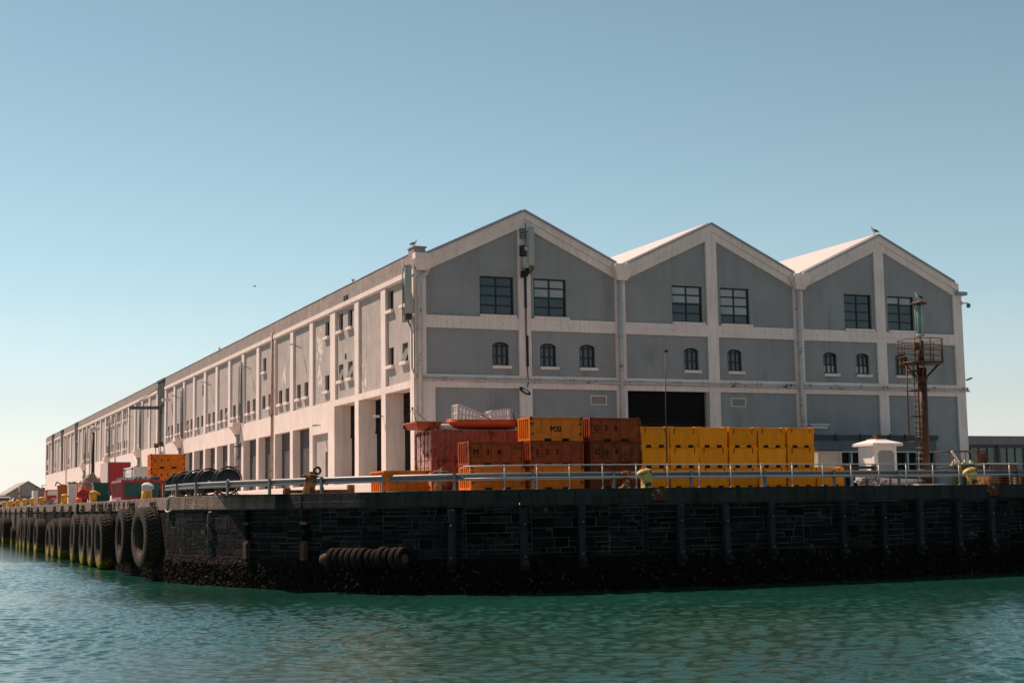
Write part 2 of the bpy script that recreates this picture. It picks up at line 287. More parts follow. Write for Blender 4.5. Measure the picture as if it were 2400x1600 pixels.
def tag(o, label, cat, group=None, kind=None):
    if label: o['label'] = label
    if cat: o['category'] = cat
    if group: o['group'] = group
    if kind: o['kind'] = kind
    return o
def thing(name, label, cat, loc=(0, 0, 0), rotz=0, group=None, world=False):
    o = bpy.data.objects.new(name, None); COL.objects.link(o); o.location = loc; o.rotation_euler = (0, 0, rotz); o.empty_display_size = .2
    if world: o['_w'] = 1
    return tag(o, label, cat, group)
def dup(root, loc, rotz=0, label=None):
    r = root.copy(); COL.objects.link(r); r.location = loc; r.rotation_euler = (0, 0, rotz)
    if label: r['label'] = label
    for ch in list(root.children):
        c = ch.copy(); COL.objects.link(c); c.parent = r
        for g in list(ch.children):
            d = g.copy(); COL.objects.link(d); d.parent = c
    return r
def structure(o): o['kind'] = 'structure'; return o
def lettering(text, size, mat, parent, loc, rot=(pi/2, 0, 0), squeeze=1.0):
    cu = bpy.data.curves.new('lettering', 'FONT'); cu.body = text; cu.size = size; cu.offset = 0; cu.extrude = .004
    cu.align_x = 'CENTER'; cu.align_y = 'CENTER'
    to = bpy.data.objects.new('tmp', cu); COL.objects.link(to); bpy.context.view_layer.update()
    me = bpy.data.meshes.new_from_object(to.evaluated_get(bpy.context.evaluated_depsgraph_get())); bpy.data.objects.remove(to)
    import bmesh as bm_
    b2 = bm_.new(); b2.from_mesh(me)
    for dx, dz in ((.022, .0012), (.011, .0024)):   # heavier stencil strokes
        gm_ = bm_.ops.duplicate(b2, geom=[f for f in b2.faces if f.index < len(me.polygons)][:len(me.polygons)]+list(b2.verts)[:len(me.vertices)]+list(b2.edges)[:len(me.edges)])
        bm_.ops.translate(b2, verts=[v for v in gm_['geom'] if isinstance(v, bm_.types.BMVert)], vec=(dx*size/.36, 0, dz))
    b2.to_mesh(me); b2.free()
    me.materials.clear(); me.materials.append(mat); me.name = 'lettering'
    o = bpy.data.objects.new('lettering', me); COL.objects.link(o); o.parent = parent; o.location = loc; o.rotation_euler = rot; o.scale = (squeeze, 1, 1)
    return o
ORD = ['first', 'second', 'third', 'fourth', 'fifth', 'sixth', 'seventh', 'eighth', 'ninth', 'tenth', 'eleventh', 'twelfth', 'thirteenth',
       'fourteenth', 'fifteenth', 'sixteenth', 'seventeenth', 'eighteenth', 'nineteenth', 'twentieth', 'twenty-first', 'twenty-second', 'twenty-third', 'twenty-fourth']

# ------------------------------------------------------------------ quay geometry
QZ = 4.34
EDGE = [(12.9, 330), (12.9, 80), (13.0, 77.2), (13.5, 74.8), (15.2, 69.2), (17.0, 65.2), (18.8, 62.0), (20.6, 59.5), (22.2, 58.1), (24.3, 57.2), (30, 56.9), (40, 57.2), (52, 58.2), (62, 59), (120, 63.5)]
def arc(pts):
    out = [0.0]
    for a, b in zip(pts[:-1], pts[1:]): out.append(out[-1]+math.dist(a, b))
    return out
ARC = arc(EDGE)
def edge_at(s):
    s = max(0, min(s, ARC[-1]-1e-6))
    for i in range(len(ARC)-1):
        if s <= ARC[i+1]:
            t = (s-ARC[i])/(ARC[i+1]-ARC[i]); a, b = EDGE[i], EDGE[i+1]
            d = Vector((b[0]-a[0], b[1]-a[1])).normalized()
            return Vector((a[0]+(b[0]-a[0])*t, a[1]+(b[1]-a[1])*t)), Vector((d.y, -d.x))*1.0, d
def out_n(d):  # outward (towards the water); the quay body lies to the left of travel direction
    return Vector((d.y, -d.x))
def EP(s, off, z):   # off>0 towards the water
    p, n, d = edge_at(s)
    return (p.x+n.x*off, p.y+n.y*off, z)
S_CORNER = ARC[1]      # where the left face starts to turn
def s_of_x(x):
    lo, hi = ARC[3], ARC[-1]
    for _ in range(40):
        md = (lo+hi)/2
        if edge_at(md)[0].x < x: lo = md
        else: hi = md
    return lo
def off_mesh(mb, s0, s1, o0, o1, z0, z1, step=1.0):
    """extruded strip that follows the quay edge"""
    ss = [s0]+[a for a in ARC if s0 < a < s1]+[s1]
    full = []
    for a, b in zip(ss[:-1], ss[1:]):
        n = max(1, int((b-a)/step)) if step else 1
        full += [a+(b-a)*i/n for i in range(n)]
    full.append(ss[-1]); vs = []; fs = []
    for s in full: vs += [EP(s, o0, z0), EP(s, o1, z0), EP(s, o1, z1), EP(s, o0, z1)]
    for i in range(len(full)-1):
        for k in range(4): fs.append((i*4+k, i*4+(k+1) % 4, (i+1)*4+(k+1) % 4, (i+1)*4+k))
    fs += [(0, 3, 2, 1), tuple(len(vs)-4+k for k in range(4))]
    return mb.add(vs, fs)
def ground(x, y):
    k = max(0, min(1, (y-68)/13.0)); k = k*k*(3-2*k)
    h = .07*max(0, min(x-14.6, 13.3))
    if x > 28: h *= max(0, 1-(x-28)/7)
    return QZ+h*k

# deck
poly = [(x, y) for x, y in EDGE]+[(120, 400), (12.9, 400)]
me = bpy.data.meshes.new('quay_deck'); me.from_pydata([(x, y, QZ) for x, y in poly], [], [tuple(range(len(poly)))]); me.materials.append(m_deck)
import bmesh
b_ = bmesh.new(); b_.from_mesh(me); bmesh.ops.triangulate(b_, faces=b_.faces); bmesh.ops.recalc_face_normals(b_, faces=b_.faces)
if b_.faces[0].normal.z < 0: bmesh.ops.reverse_faces(b_, faces=b_.faces)
b_.to_mesh(me); b_.free()
o = bpy.data.objects.new('quay_deck', me); COL.objects.link(o); structure(o)
# sloping apron up to the warehouse
g = MB(); xs = [14.4+i*.55 for i in range(38)]; ys = [66+i*1.5 for i in range(12)]+[84+i*12 for i in range(20)]
vs = [(x, y, ground(x, y)+.004) for y in ys for x in xs]; nx = len(xs)
g.add(vs, [(j*nx+i, j*nx+i+1, (j+1)*nx+i+1, (j+1)*nx+i) for j in range(len(ys)-1) for i in range(nx-1)], True)
structure(g.build('quay_apron', m_deck, fixn=False))

# water: graded grid, real waves where the camera sees it near
def grade(lo, hi, fine0, fine1, st, gr=1.35):
    a = []; x = fine0
    while x <= fine1: a.append(x); x += st
    k = st; x = fine1
    while x < hi: k *= gr; x += k; a.append(min(x, hi))
    k = st; x = fine0
    while x > lo: k *= 1.35; x -= k; a.insert(0, max(x, lo))
    return a
import numpy as np
gx = np.array(grade(-2500, 3000, -1, 57, .085)); gy = np.array(grade(-300, 4000, 21.5, 112, .1, 1.03))
X, Y = np.meshgrid(gx, gy); Zw = np.zeros_like(X); rng_ = np.random.default_rng(3)
sx = np.gradient(gx)[None, :]; sy = np.gradient(gy)[:, None]; cell = np.maximum(sx, sy)
for i in range(100):
    lam = .25*(1.055**i) if i < 40 else rng_.uniform(.25, .6)
    th = rng_.normal(1.15, .62); kx, ky = cos(th)*2*pi/lam, sin(th)*2*pi/lam
    amp = .0050*lam**.95*min(1.0, (.6/lam)**1.1)
    amp = amp*np.clip((lam/cell-2.5)/2, 0, 1)
    Zw += amp*np.sin(kx*X+ky*Y+rng_.uniform(0, 6.28)+.8*np.sin(X*.13+Y*.21+i))
gust = .75+.45*np.sin(X*.11+1.3+1.5*np.sin(Y*.09))*np.sin(Y*.16+.7*np.sin(X*.07))
Zw *= gust
nx, ny = len(gx), len(gy)
me = bpy.data.meshes.new('harbour_water')
me.vertices.add(nx*ny); me.vertices.foreach_set('co', np.stack([X, Y, Zw], -1).astype(np.float32).ravel())
ii = (np.arange(ny-1)[:, None]*nx+np.arange(nx-1)[None, :]).ravel()
q = np.stack([ii, ii+1, ii+nx+1, ii+nx], -1).astype(np.int32); nq = len(q)
me.loops.add(nq*4); me.loops.foreach_set('vertex_index', q.ravel()); me.polygons.add(nq)
me.polygons.foreach_set('loop_start', np.arange(nq, dtype=np.int32)*4); me.polygons.foreach_set('use_smooth', np.ones(nq, bool)); me.update(); me.validate()
mt = bpy.data.materials.new('harbour_water'); mt.use_nodes = True; N = mt.node_tree.nodes; L = mt.node_tree.links; b = N['Principled BSDF']
gm = N.new('ShaderNodeNewGeometry'); mp = N.new('ShaderNodeMapping'); mp.inputs['Scale'].default_value = (1, 1.7, 1); mp.inputs['Rotation'].default_value = (0, 0, R(-20)); L.new(gm.outputs['Position'], mp.inputs[0])
n1 = N.new('ShaderNodeTexNoise'); n1.inputs['Scale'].default_value = 8; n1.inputs['Detail'].default_value = 5; n1.inputs['Roughness'].default_value = .62; L.new(mp.outputs[0], n1.inputs['Vector'])
bn = N.new('ShaderNodeBump'); bn.inputs['Strength'].default_value = .45; bn.inputs['Distance'].default_value = .02; L.new(n1.outputs['Fac'], bn.inputs['Height']); L.new(bn.outputs[0], b.inputs['Normal'])
n2 = N.new('ShaderNodeTexNoise'); n2.inputs['Scale'].default_value = .12; n2.inputs['Detail'].default_value = 3; L.new(gm.outputs['Position'], n2.inputs['Vector'])
mx = N.new('ShaderNodeMix'); mx.data_type = 'RGBA'; mx.inputs[6].default_value = (.005, .028, .019, 1); mx.inputs[7].default_value = (.012, .070, .052, 1); L.new(n2.outputs['Fac'], mx.inputs[0]); L.new(mx.outputs[2], b.inputs['Base Color'])
b.inputs['Roughness'].default_value = .03; b.inputs['IOR'].default_value = 1.33; b.inputs['Specular IOR Level'].default_value = .5
me.materials.append(mt)
o = bpy.data.objects.new('harbour_water', me); COL.objects.link(o); structure(o)

# ------------------------------------------------------------------ quay wall
qw = thing('quay_wall', 'tall dark stone quay wall with pale concrete coping rising from the water', 'quay wall', (20, 60, 0), world=True)
g = MB(); off_mesh(g, 0, ARC[-1], .0, -.6, -3.0, 3.7, 2.0); g.build('mortar_core', m_mortar, qw)
def block(mb, s0, s1, z0, z1, d):
    p = [EP(s0, -.05, z0), EP(s1, -.05, z0), EP(s1, -.05, z1), EP(s0, -.05, z1)]
    j = .012
    q = [EP(s0+.01+random.uniform(0, j), d, z0+.006), EP(s1-.01-random.uniform(0, j), d, z0+.006+random.uniform(0, j)), EP(s1-.01, d+random.uniform(-.01, .01), z1-.006), EP(s0+.01, d, z1-.006-random.uniform(0, j))]
    mb.add(p+q, [(4, 5, 6, 7), (0, 1, 5, 4), (1, 2, 6, 5), (2, 3, 7, 6), (3, 0, 4, 7)])
g = MB(); S0 = ARC[1]-70; SEND = s_of_x(64); cuts = [S0]
while cuts[-1] < SEND: cuts.append(cuts[-1]+random.uniform(1.6, 5.2))
z = 9
si = 0
while si < len(cuts)-1:
    if z >= 3.62:
        if z < 8: si += 1
        z = 1.25
        if si >= len(cuts)-1: break
        S0, S1 = cuts[si], cuts[si+1]
    h = random.choice([.17, .22, .27, .34, .42]); h = min(h, 3.66-z)
    if h < .1: h = 3.66-z
    s = S0
    while s < S1:
        w = random.uniform(.28, 1.15)*(1.5 if random.random() < .12 else 1)*(.6+h*1.6); w = min(w, 1.5)
        if s+w > S1-.2: w = S1-s
        # keep blocks from spanning a bend
        for a in ARC:
            if s < a < s+w and a-s > .05: w = a-s
        gap = random.choice([.006, .022, .032, .042])
        if h > .3 and random.random() < .4:
            zm = z+h*random.uniform(.4, .6); block(g, s, s+w-gap, z, zm-.008, random.uniform(.005, .03)); block(g, s, s+w-gap, zm+.016, z+h-.012, random.uniform(.005, .03))
        else: block(g, s, s+w-gap, z, z+h-random.choice([.006, .024, .034]), random.uniform(.004, .035))
        s += w
    z += h
g.build('masonry', m_stone, qw, fixn=False)
# mussel and weed covered footing
g = MB(); ss = []; s = ARC[1]-120
while s < s_of_x(70): ss.append(s); s += .075 if s > ARC[1]-14 else .4
zz = [-.6, -.3]+[-.1+.075*i for i in range(22)]; vs = []
for s in ss:
    for z in zz:
        p = EP(s, 0, z); v = Vector((p[0], p[1], z))
        amp = max(0, min(1, (1.55-z)/.5)); base = .05+.10*max(0, min(1, (1.35-z)/.3))
        d = base+amp*(.045*(mnoise.fractal(v*2.6, .7, 2.1, 4)+.1)+.07*mnoise.noise(v*11)+.04*mnoise.noise(v*23))
        vs.append(EP(s, d if z < 1.45 else .0, z+.04*mnoise.noise(v*4)))
nz_ = len(zz); g.add(vs, [(i*nz_+j, (i+1)*nz_+j, (i+1)*nz_+j+1, i*nz_+j+1) for i in range(len(ss)-1) for j in range(nz_-1)], False)
o = g.build('mussel_crust', m_mussel, qw, fixn=False); o['kind'] = 'stuff'
# coping stones; sunlight and shade are put into two concrete colours, lit run first
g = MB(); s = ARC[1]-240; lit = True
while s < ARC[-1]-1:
    if lit and s > ARC[4]: g.build('coping', m_sunlitconc, qw, bevel=.02); g = MB(); lit = False
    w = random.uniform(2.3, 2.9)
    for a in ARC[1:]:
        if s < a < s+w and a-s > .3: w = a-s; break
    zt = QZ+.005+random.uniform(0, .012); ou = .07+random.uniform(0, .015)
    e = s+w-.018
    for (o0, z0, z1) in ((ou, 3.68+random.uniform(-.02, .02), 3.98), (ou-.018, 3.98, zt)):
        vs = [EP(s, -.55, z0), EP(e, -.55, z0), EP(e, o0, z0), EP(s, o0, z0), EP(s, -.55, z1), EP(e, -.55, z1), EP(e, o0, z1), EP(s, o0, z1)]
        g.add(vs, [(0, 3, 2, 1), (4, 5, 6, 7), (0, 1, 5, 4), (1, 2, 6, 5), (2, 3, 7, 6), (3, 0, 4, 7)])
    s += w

g.build('coping', m_shadedconc, qw, bevel=.02)
def edge_rot(s):
    p, n, d = edge_at(s); return math.atan2(n.y, n.x)+pi/2      # local -Y points to the water
def s_of(xp, yp):
    return min((math.dist(edge_at(a*.1)[0], (xp, yp)), a*.1) for a in range(int(ARC[1]*10)-300, int(ARC[-1]*10)))[1]

# ------------------------------------------------------------------ things hung on the quay wall
def timber_fender():
    t = thing('fender_post', '', 'fender post', group='timber fender posts on the dark quay wall')
    g = MB(); g.box(-.14, .14, -.36, -.05, .95, 3.58); o = g.build('timber', m_timber, t, bevel=.03)
    for z in (1.55, 2.9): g = MB(); g.lathe([(0, -.405), (.04, -.40), (.045, -.385), (.045, -.35)], 10, 'Y', (0, 0, z)); g.build('bolt', m_galv, t)
    g = MB(); g.lathe([(0, -.56), (.13, -.55), (.15, -.5), (.15, -.40)], 14, 'Y', (0, 0, 1.28)); g.build('bump_stop', m_timber, t)
    return t
tf = timber_fender(); first = True
fx = [21.77, 24.42, 27.0, 31.77, 34.16, 36.55, 40.49, 42.89, 45.15, 47.6, 49.85, 52.4, 55]
fl = ['leftmost timber post, right of the tyre roll', 'second timber post from the left, pale lower half', 'third timber post, before the wide dark gap',
      'timber post right of the wide gap and rusty plate', 'timber post below the yellow tubs, white foot', 'timber post below the fourth tub column', 'timber post below the last yellow tub',
      'timber post left of the light tower base', 'timber post below the white hut', 'timber post directly beneath the rusty mast', 'timber post near the far right rusty plate', 'last timber post at the right frame edge', 'timber post past the right edge']
for x, lb in zip(fx, fl):
    if x > 54: continue
    s = s_of_x(x); p = edge_at(s)[0]
    if first: o = tf; o.location = (p.x, p.y, 0); o.rotation_euler = (0, 0, edge_rot(s)); first = False
    else: o = dup(tf, (p.x, p.y, 0), edge_rot(s))
    o['label'] = lb+' on the dark wall' if len(lb.split()) < 12 else lb
    o.rotation_euler[1] = random.uniform(-.02, .02); o.location.z = random.uniform(-.08, .12)
# rusted iron guide rails on the chamfer
def guide_rail():
    t = thing('guide_rail', '', 'guide rail', group='rusty iron guide rails on the stone wall')
    g = MB(); g.box(-.07, -.04, -.16, -.0, 1.4, 3.6); g.box(.04, .07, -.16, -.0, 1.4, 3.6); g.build('rail', m_stone, t)
    g = MB(); g.box(-.2, .2, -.20, -.0, 2.95, 3.08); g.box(-.17, .17, -.20, 0, 2.1, 2.22); g.build('bracket', m_rust, t)
    g = MB(); g.box(-.15, .15, -.26, 0, 1.35, 2.1); g.build('stop_block', m_rust, t, bevel=.03)
    return t
def cpt(px_s):  # arc for a given fraction along the chamfer
    return ARC[3]+px_s*(ARC[8]-ARC[3])
gr = guide_rail()
for i, (x, lb) in enumerate([(15.35, 'rusty iron guide rail, the left one of the pair on the stone wall'), (17.1, 'rusty iron guide rail, the right one of the pair beside the tyre roll')]):
    s = s_of_x(x); p = edge_at(s)[0]; o = gr if i == 0 else dup(gr, (0, 0, 0))
    o.location = (p.x, p.y, 0); o.rotation_euler = (0, 0, edge_rot(s)); o['label'] = lb
# grey drain pipes at the corner
s = s_of_x(14.25); p, n, d = edge_at(s)
t = thing('drain_pipe', 'thin grey drain pipe elbowing out of the wall below the coping near the corner', 'pipe', (p.x, p.y, 0), edge_rot(s))
g = MB(); g.tube([(.22, 0, 3.55), (0, -.12, 3.55), (-.02, -.14, 3.4), (-.02, -.12, 1.5)], .045, 8); g.build('pipe', m_galv, t)
g = MB(); g.box(-.12, .06, -.2, 0, 2.9, 3.0); g.box(-.12, .06, -.2, 0, 2.1, 2.18); g.build('clamp', m_rust, t)
s = s_of(13.05, 77.0); p, n, d = edge_at(s)
t = thing('mooring_rope', 'pale thick rope looped over the coping at the quay corner', 'rope', (p.x, p.y, 0), edge_rot(s))
g = MB(); g.tube([(.3, .2, QZ+.04), (.1, -.02, QZ+.05), (-.1, -.12, QZ-.1), (-.22, -.14, QZ-.35), (-.25, -.14, QZ-.6), (-.1, -.16, QZ-.72), (.15, -.16, QZ-.75), (.45, -.1, QZ-.66)], .045, 7); g.build('rope_strand', m_whiteplastic, t)
# low step blocks at foot of the corner pier
# tyre roll
s = s_of_x(19.2); p, n, d = edge_at(s)
t = thing('tyre_roll_fender', 'horizontal roll of worn tyres on a shaft against the dark quay wall', 'fender', (p.x, p.y, 1.50), edge_rot(s))
for i in range(12):
    x = -1.75+i*.335+random.uniform(-.02, .02); rr = .46+random.uniform(-.04, .03)
    g = MB(); g.lathe([(rr*.55, -.12), (rr*.9, -.14), (rr, -.09), (rr*1.0, -.03), (rr*.96, 0), (rr, .03), (rr, .09), (rr*.9, .14), (rr*.55, .12)], 22, 'X', (0, 0, 0), True, True)
    o = g.build('tyre', m_rubberdk, t, loc=(x, -.58, random.uniform(-.03, .03))); o.rotation_euler = (0, 0, random.uniform(-.06, .06))
g = MB(); g.tube([(-2.25, -.62, 0), (2.1, -.62, 0)], .2, 12); g.build('shaft', m_rust, t)
g = MB(); g.lathe([(0, -.2), (.2, -.2), (.24, -.1), (.24, .1), (.2, .2), (0, .2)], 14, 'X', (-2.2, -.62, -.05)); g.build('end_drum', m_rust, t)
# giant tyres on the left face
def tyre(Rr=1.66, Wd=.95, n_lug=38):
    prof = []
    W2 = Wd/2
    # (radius, axial) half profile, outer face at -W2
    base = [(Rr*.56, -W2*.62), (Rr*.60, -W2*.86), (Rr*.70, -W2*.98), (Rr*.82, -W2), (Rr*.90, -W2*.97), (Rr*.95, -W2*.93), (Rr*.985, -W2*.86), (Rr, -W2*.72), (Rr*1.0, -W2*.48), (Rr*1.004, -W2*.24), (Rr*1.005, 0)]
    prof = base+[(r, -a) for r, a in base[:-1][::-1]]+[(Rr*.53, W2*.55), (Rr*.5, 0), (Rr*.53, -W2*.55)]
    nseg = n_lug*6; m_ = len(prof); vs = []
    for k in range(nseg):
        t_ = 2*pi*k/nseg
        for j, (r, a) in enumerate(prof):
            rr = r
            if r > Rr*.94:
                zig = .30*sin(a/W2*5.2)+.12*sin(a/W2*13)
                ph = (k/6+zig) % 1.0
                if ph < .2: rr = r-.07*(1 if r > Rr*.97 else .6)
            elif r > Rr*.86:
                if (k/6) % 1.0 < .34: rr = r-.025
            vs.append((a, rr*cos(t_), rr*sin(t_)))
    fs = [(k*m_+j, k*m_+(j+1) % m_, ((k+1) % nseg)*m_+(j+1) % m_, ((k+1) % nseg)*m_+j) for k in range(nseg) for j in range(m_)]
    g = MB(); g.add(vs, fs, False)
    return g
ty = tag(tyre().build('tyre', m_rubber), '', 'tyre', 'giant tyres hung as fenders along the quay wall')
TY = [(80.2, 2.28, .96, 1.0, .10), (87.6, 2.2, .96, 1.0, .02), (97.4, 1.75, 1.05, .9, 0), (101.8, 1.75, 1.05, .9, 0), (106.3, 1.72, 1.06, .9, 0), (112.4, 1.7, 1.06, .9, 0), (121, 1.55, 1.0, 1, 0), (127.2, 1.5, .98, 1, 0),
      (133.6, 1.25, .93, .8, 0), (142.8, 1.4, 1.0, 1, 0), (150.2, 1.45, 1.03, 1, 0), (157.2, 1.45, 1.03, .9, 0), (162.4, 1.45, 1.02, .9, 0), (171, .7, .72, .8, 0), (179, .8, .78, .8, 0), (188.5, 1.45, 1.0, 1, 0), (196, 1.4, 1.0, .9, 0), (205, 1.4, 1.0, .9, 0), (214, 1.3, .95, .9, 0)]
for i, (yy, zc, sc, wf, yaw) in enumerate(TY):
    o = ty if i == 0 else ty.copy()
    if i: COL.objects.link(o)
    o.location = (12.9-.08-.48*sc*wf, yy, zc); o.scale = (sc*wf, sc, sc); o.rotation_euler = (i*.0, random.uniform(-.02, .02), yaw+random.uniform(-.03, .03))
    o.rotation_euler[0] = random.uniform(0, 6)
    o['label'] = ('foremost giant black tyre at the quay corner, seen most open' if i == 0 else '%s giant tyre counted from the quay corner along the left wall' % ORD[i])
    # chain holding it up
    g = MB(); cz = 4.02; n_ = 0
    zt = zc+1.66*sc*.93
    g.torus((0, 0, 0), .15, .028, 'X', 14, 6)
    z = -.2
    while cz+z > zt-.15:
        if n_ % 2: g.torus((-.02, 0, z), .075, .028, 'X', 8, 4)
        else: g.torus((-.02, 0, z), .075, .028, 'Y', 8, 4)
        z -= .115; n_ += 1
    for k, dy in enumerate((-.35, .42, 1.05)):
        o2 = None
        c = thing('mooring_chain', 'rusty ring and chain, %s the %s tyre from the quay corner' % (('near side, above', 'far side, above', 'hanging just beyond')[k], ORD[i]), 'chain', (12.72, yy+dy, cz), group='rusty chains above the tyre fenders')
        if k == 0: co_ = g.build('links', m_chain, c); msh = co_.data
        else: co_ = bpy.data.objects.new('links', msh); COL.objects.link(co_); co_.parent = c
        co_.rotation_euler = (random.uniform(-.12, .12), 0, 0)
# ring row on the coping
g = MB(); g.torus((0, 0, 0), .2, .032, 'X', 18, 6); g.box(-.03, .05, -.04, .04, .16, .24)
r0 = tag(g.build('mooring_ring', m_chain), '', 'mooring ring', 'iron mooring rings in a row on the coping')
for i in range(10):
    yy = 87+i*2.05+random.uniform(-.2, .2)
    o = r0 if i == 0 else r0.copy()
    if i: COL.objects.link(o)
    o.location = (12.78, yy+.9, 4.02); o.rotation_euler = (random.uniform(-.3, .3), 0, random.uniform(-.15, .15))
    o['label'] = '%s iron ring from the corner in the row on the coping' % ORD[i]
# vertical black posts and a yellow painted strip on the left face
for yy, lb in ((116.6, 'black vertical fender post on the left wall beside a yellow stripe'), (161.5, 'black vertical fender post far along the left wall')):
    g = MB(); g.box(-.18, 0, -.2, .2, -1.6, .05); o = tag(g.build('fender_strip', m_black, loc=(12.83, yy, 4.2)), lb, 'fender strip')
g = MB(); g.box(-.03, 0, -.12, .12, -1.5, 0); tag(g.build('depth_marker', m_bollard, loc=(12.80, 118.6, 4.2)), 'narrow yellow painted marker strip on the left wall face', 'marker')

# ------------------------------------------------------------------ bollards
def horned_bollard(mat, label, loc, rz, sc=1.0, group='yellow mooring bollards on the quay edge'):
    t = thing('mooring_bollard', label, 'bollard', loc, rz, group)
    g = MB(); g.lathe([(0, 0), (.38, 0), (.38, .03), (.33, .06), (.315, .2), (.31, .6), (.31, .7)], 24); g.build('column', mat, t)
    # swept head with a horn to local +X
    vs = []; nn = 20; secs = [(-.315, .66, .0, .10), (-.30, .67, .14, .14), (-.22, .69, .25, .17), (-.05, .71, .31, .18), (.12, .72, .31, .17), (.26, .71, .27, .15), (.40, .68, .21, .12), (.53, .63, .16, .10), (.62, .58, .10, .07), (.65, .56, .0, .04)]
    g = MB(); ring = []
    for (x, z, w, h) in secs:
        for k in range(nn):
            a = 2*pi*k/nn; vs.append((x, w*cos(a), z+h*sin(a)*(1 if sin(a) > 0 else .75)))
    g.add(vs, [(i*nn+k, i*nn+(k+1) % nn, (i+1)*nn+(k+1) % nn, (i+1)*nn+k) for i in range(len(secs)-1) for k in range(nn)], True)
    g.build('horn_head', mat, t)
    t.scale = (sc*.82, sc*.82, sc); return t
BL = [(113.6, 'large yellow mooring bollard in front of the teal bin'), (134.4, 'yellow mooring bollard below the orange locker and slatted cabinet'), (156.4, 'yellow mooring bollard left of the black net pile'),
      (167.5, 'yellow bollard half hidden beside the narrow white cabinet'), (177.2, 'yellow bollard with a long horn below the gabled shed'), (188, 'small yellow bollard left of the striped post'), (201, 'small yellow bollard below the steel fence'), (212.5, 'leftmost yellow bollard at the frame edge')]
for yy, lb in BL: horned_bollard(m_bollard, lb, (13.55, yy, QZ), R(-20), 1.0)
wb = horned_bollard(m_whitebollard, 'whitewashed bollard with yellow base at the end of the guardrail', (13.85, 90.0, QZ), R(-60), 1.15)
g = MB(); g.lathe([(.365, 0), (.33, .2), (.325, .42), (.30, .43)], 24); o = g.build('yellow_band', m_bollard, wb)
horned_bollard(m_palebollard, 'faded cream bollard standing at the edge before the yellow tubs', (30.45, 57.35, QZ), pi, .98, 'pale bollards on the near quay edge')
horned_bollard(m_palebollard, 'rust-streaked bollard at the right behind the handrail', (49.5, 58.7, QZ), pi, 1.0, 'pale bollards on the near quay edge')
for x, lb in ((30.75, 'square rusty yellow plate on the coping under the cream bollard'), (50.1, 'square rusty plate on the coping under the right bollard')):
    s = s_of_x(x); p = edge_at(s)[0]; t = thing('rusty_plate', lb, 'iron plate', (p.x, p.y, 0), edge_rot(s), 'rusty plates on the coping')
    g = MB(); g.box(-.33, .33, -.22, .05, 3.78, 4.30); g.build('plate', m_rustplate, t, bevel=.05)
    g = MB(); g.box(-.25, .25, -.2, .3, 4.30, 4.36); g.build('top_flange', m_rustplate, t)
def iron_bollard(label, loc, lean, mat):
    t = thing('iron_bollard', label, 'bollard', loc, 0, 'rusted iron bollards behind the guardrail')
    g = MB(); g.lathe([(0, 0), (.40, 0), (.38, .05), (.2, .12), (.15, .25), (.15, .5), (.2, .6), (.24, .66), (.2, .75), (0, .78)], 20); g.build('column', mat, t)
    t.rotation_euler = (0, lean, 0); return t
iron_bollard('short rusted iron bollard behind the guardrail before the darkest bins', (29.8, 58.0, QZ), 0, m_rustplate)
def leaning(label, loc, lean):
    t = thing('leaning_bollard', label, 'bollard', loc, 0, 'leaning cast iron bollards')
    g = MB(); g.lathe([(0, 0), (.30, 0), (.27, .3), (.24, .7), (.25, .74)], 20); g.build('column', m_trestle, t)
    g = MB(); g.lathe([(.2, .70), (.38, .74), (.42, .80), (.36, .88), (.2, .93), (.12, .94), (.13, 1.0), (.1, 1.04), (0, 1.05)], 20); g.build('cap', m_rustplate, t)
    t.rotation_euler = (0, lean, 0); return t
t1 = leaning('leaning rusty bollard with flat cap beside the red container', (22.15, 61.2, QZ), .16)
t2_ = leaning('leaning bollard with a coiled black hose on its cap, left side', (17.6, 66.5, QZ), .16)
g = MB(); g.torus((0, 0, 0), .15, .06, 'Y', 18, 8); tag(g.build('hose_coil', m_black, loc=(18.05, 66.6, 5.42)), 'small coil of black hose propped on the leaning bollard', 'hose coil')

# ------------------------------------------------------------------ rails
gl = thing('guardrail', 'long grey steel crash barrier running along the quay edge', 'guardrail', (20, 60, QZ), world=True)
sA = s_of(13.0, 84.5); sB = s_of_x(66); OFF = -1.15
def OP(s, off, z):
    return EP(s, off, z)
# offset polyline, smoothed
pts = []
s = sA
while s < sB:
    p = Vector(OP(s, OFF if s > sA+3 else OFF, 0)); pts.append((p.x, p.y)); s += 1.0
def smooth(pts, it=3):
    for _ in range(it): pts = [pts[0]]+[((a[0]+2*b[0]+c[0])/4, (a[1]+2*b[1]+c[1])/4) for a, b, c in zip(pts[:-2], pts[1:-1], pts[2:])]+[pts[-1]]
    return pts
pts = smooth(pts, 12)
prof = [(0, .16), (.01, .155), (.075, .11), (.08, .08), (.01, .03), (0, 0), (.01, -.03), (.08, -.08), (.075, -.11), (.01, -.155), (0, -.16)]
g = MB(); vs = []; n_ = len(prof)
for i, p in enumerate(pts):
    a = pts[max(0, i-1)]; b = pts[min(len(pts)-1, i+1)]; d = Vector((b[0]-a[0], b[1]-a[1])).normalized(); n = Vector((d.y, -d.x))
    for (o_, z_) in prof: vs.append((p[0]+n.x*o_, p[1]+n.y*o_, 4.93+z_))
g.add(vs, [(i*n_+k, i*n_+k+1, (i+1)*n_+k+1, (i+1)*n_+k) for i in range(len(pts)-1) for k in range(n_-1)], True)
o = g.build('beam', m_galv, gl, fixn=False); md = o.modifiers.new('solid', 'SOLIDIFY'); md.thickness = .006
acc = 0; k = 0
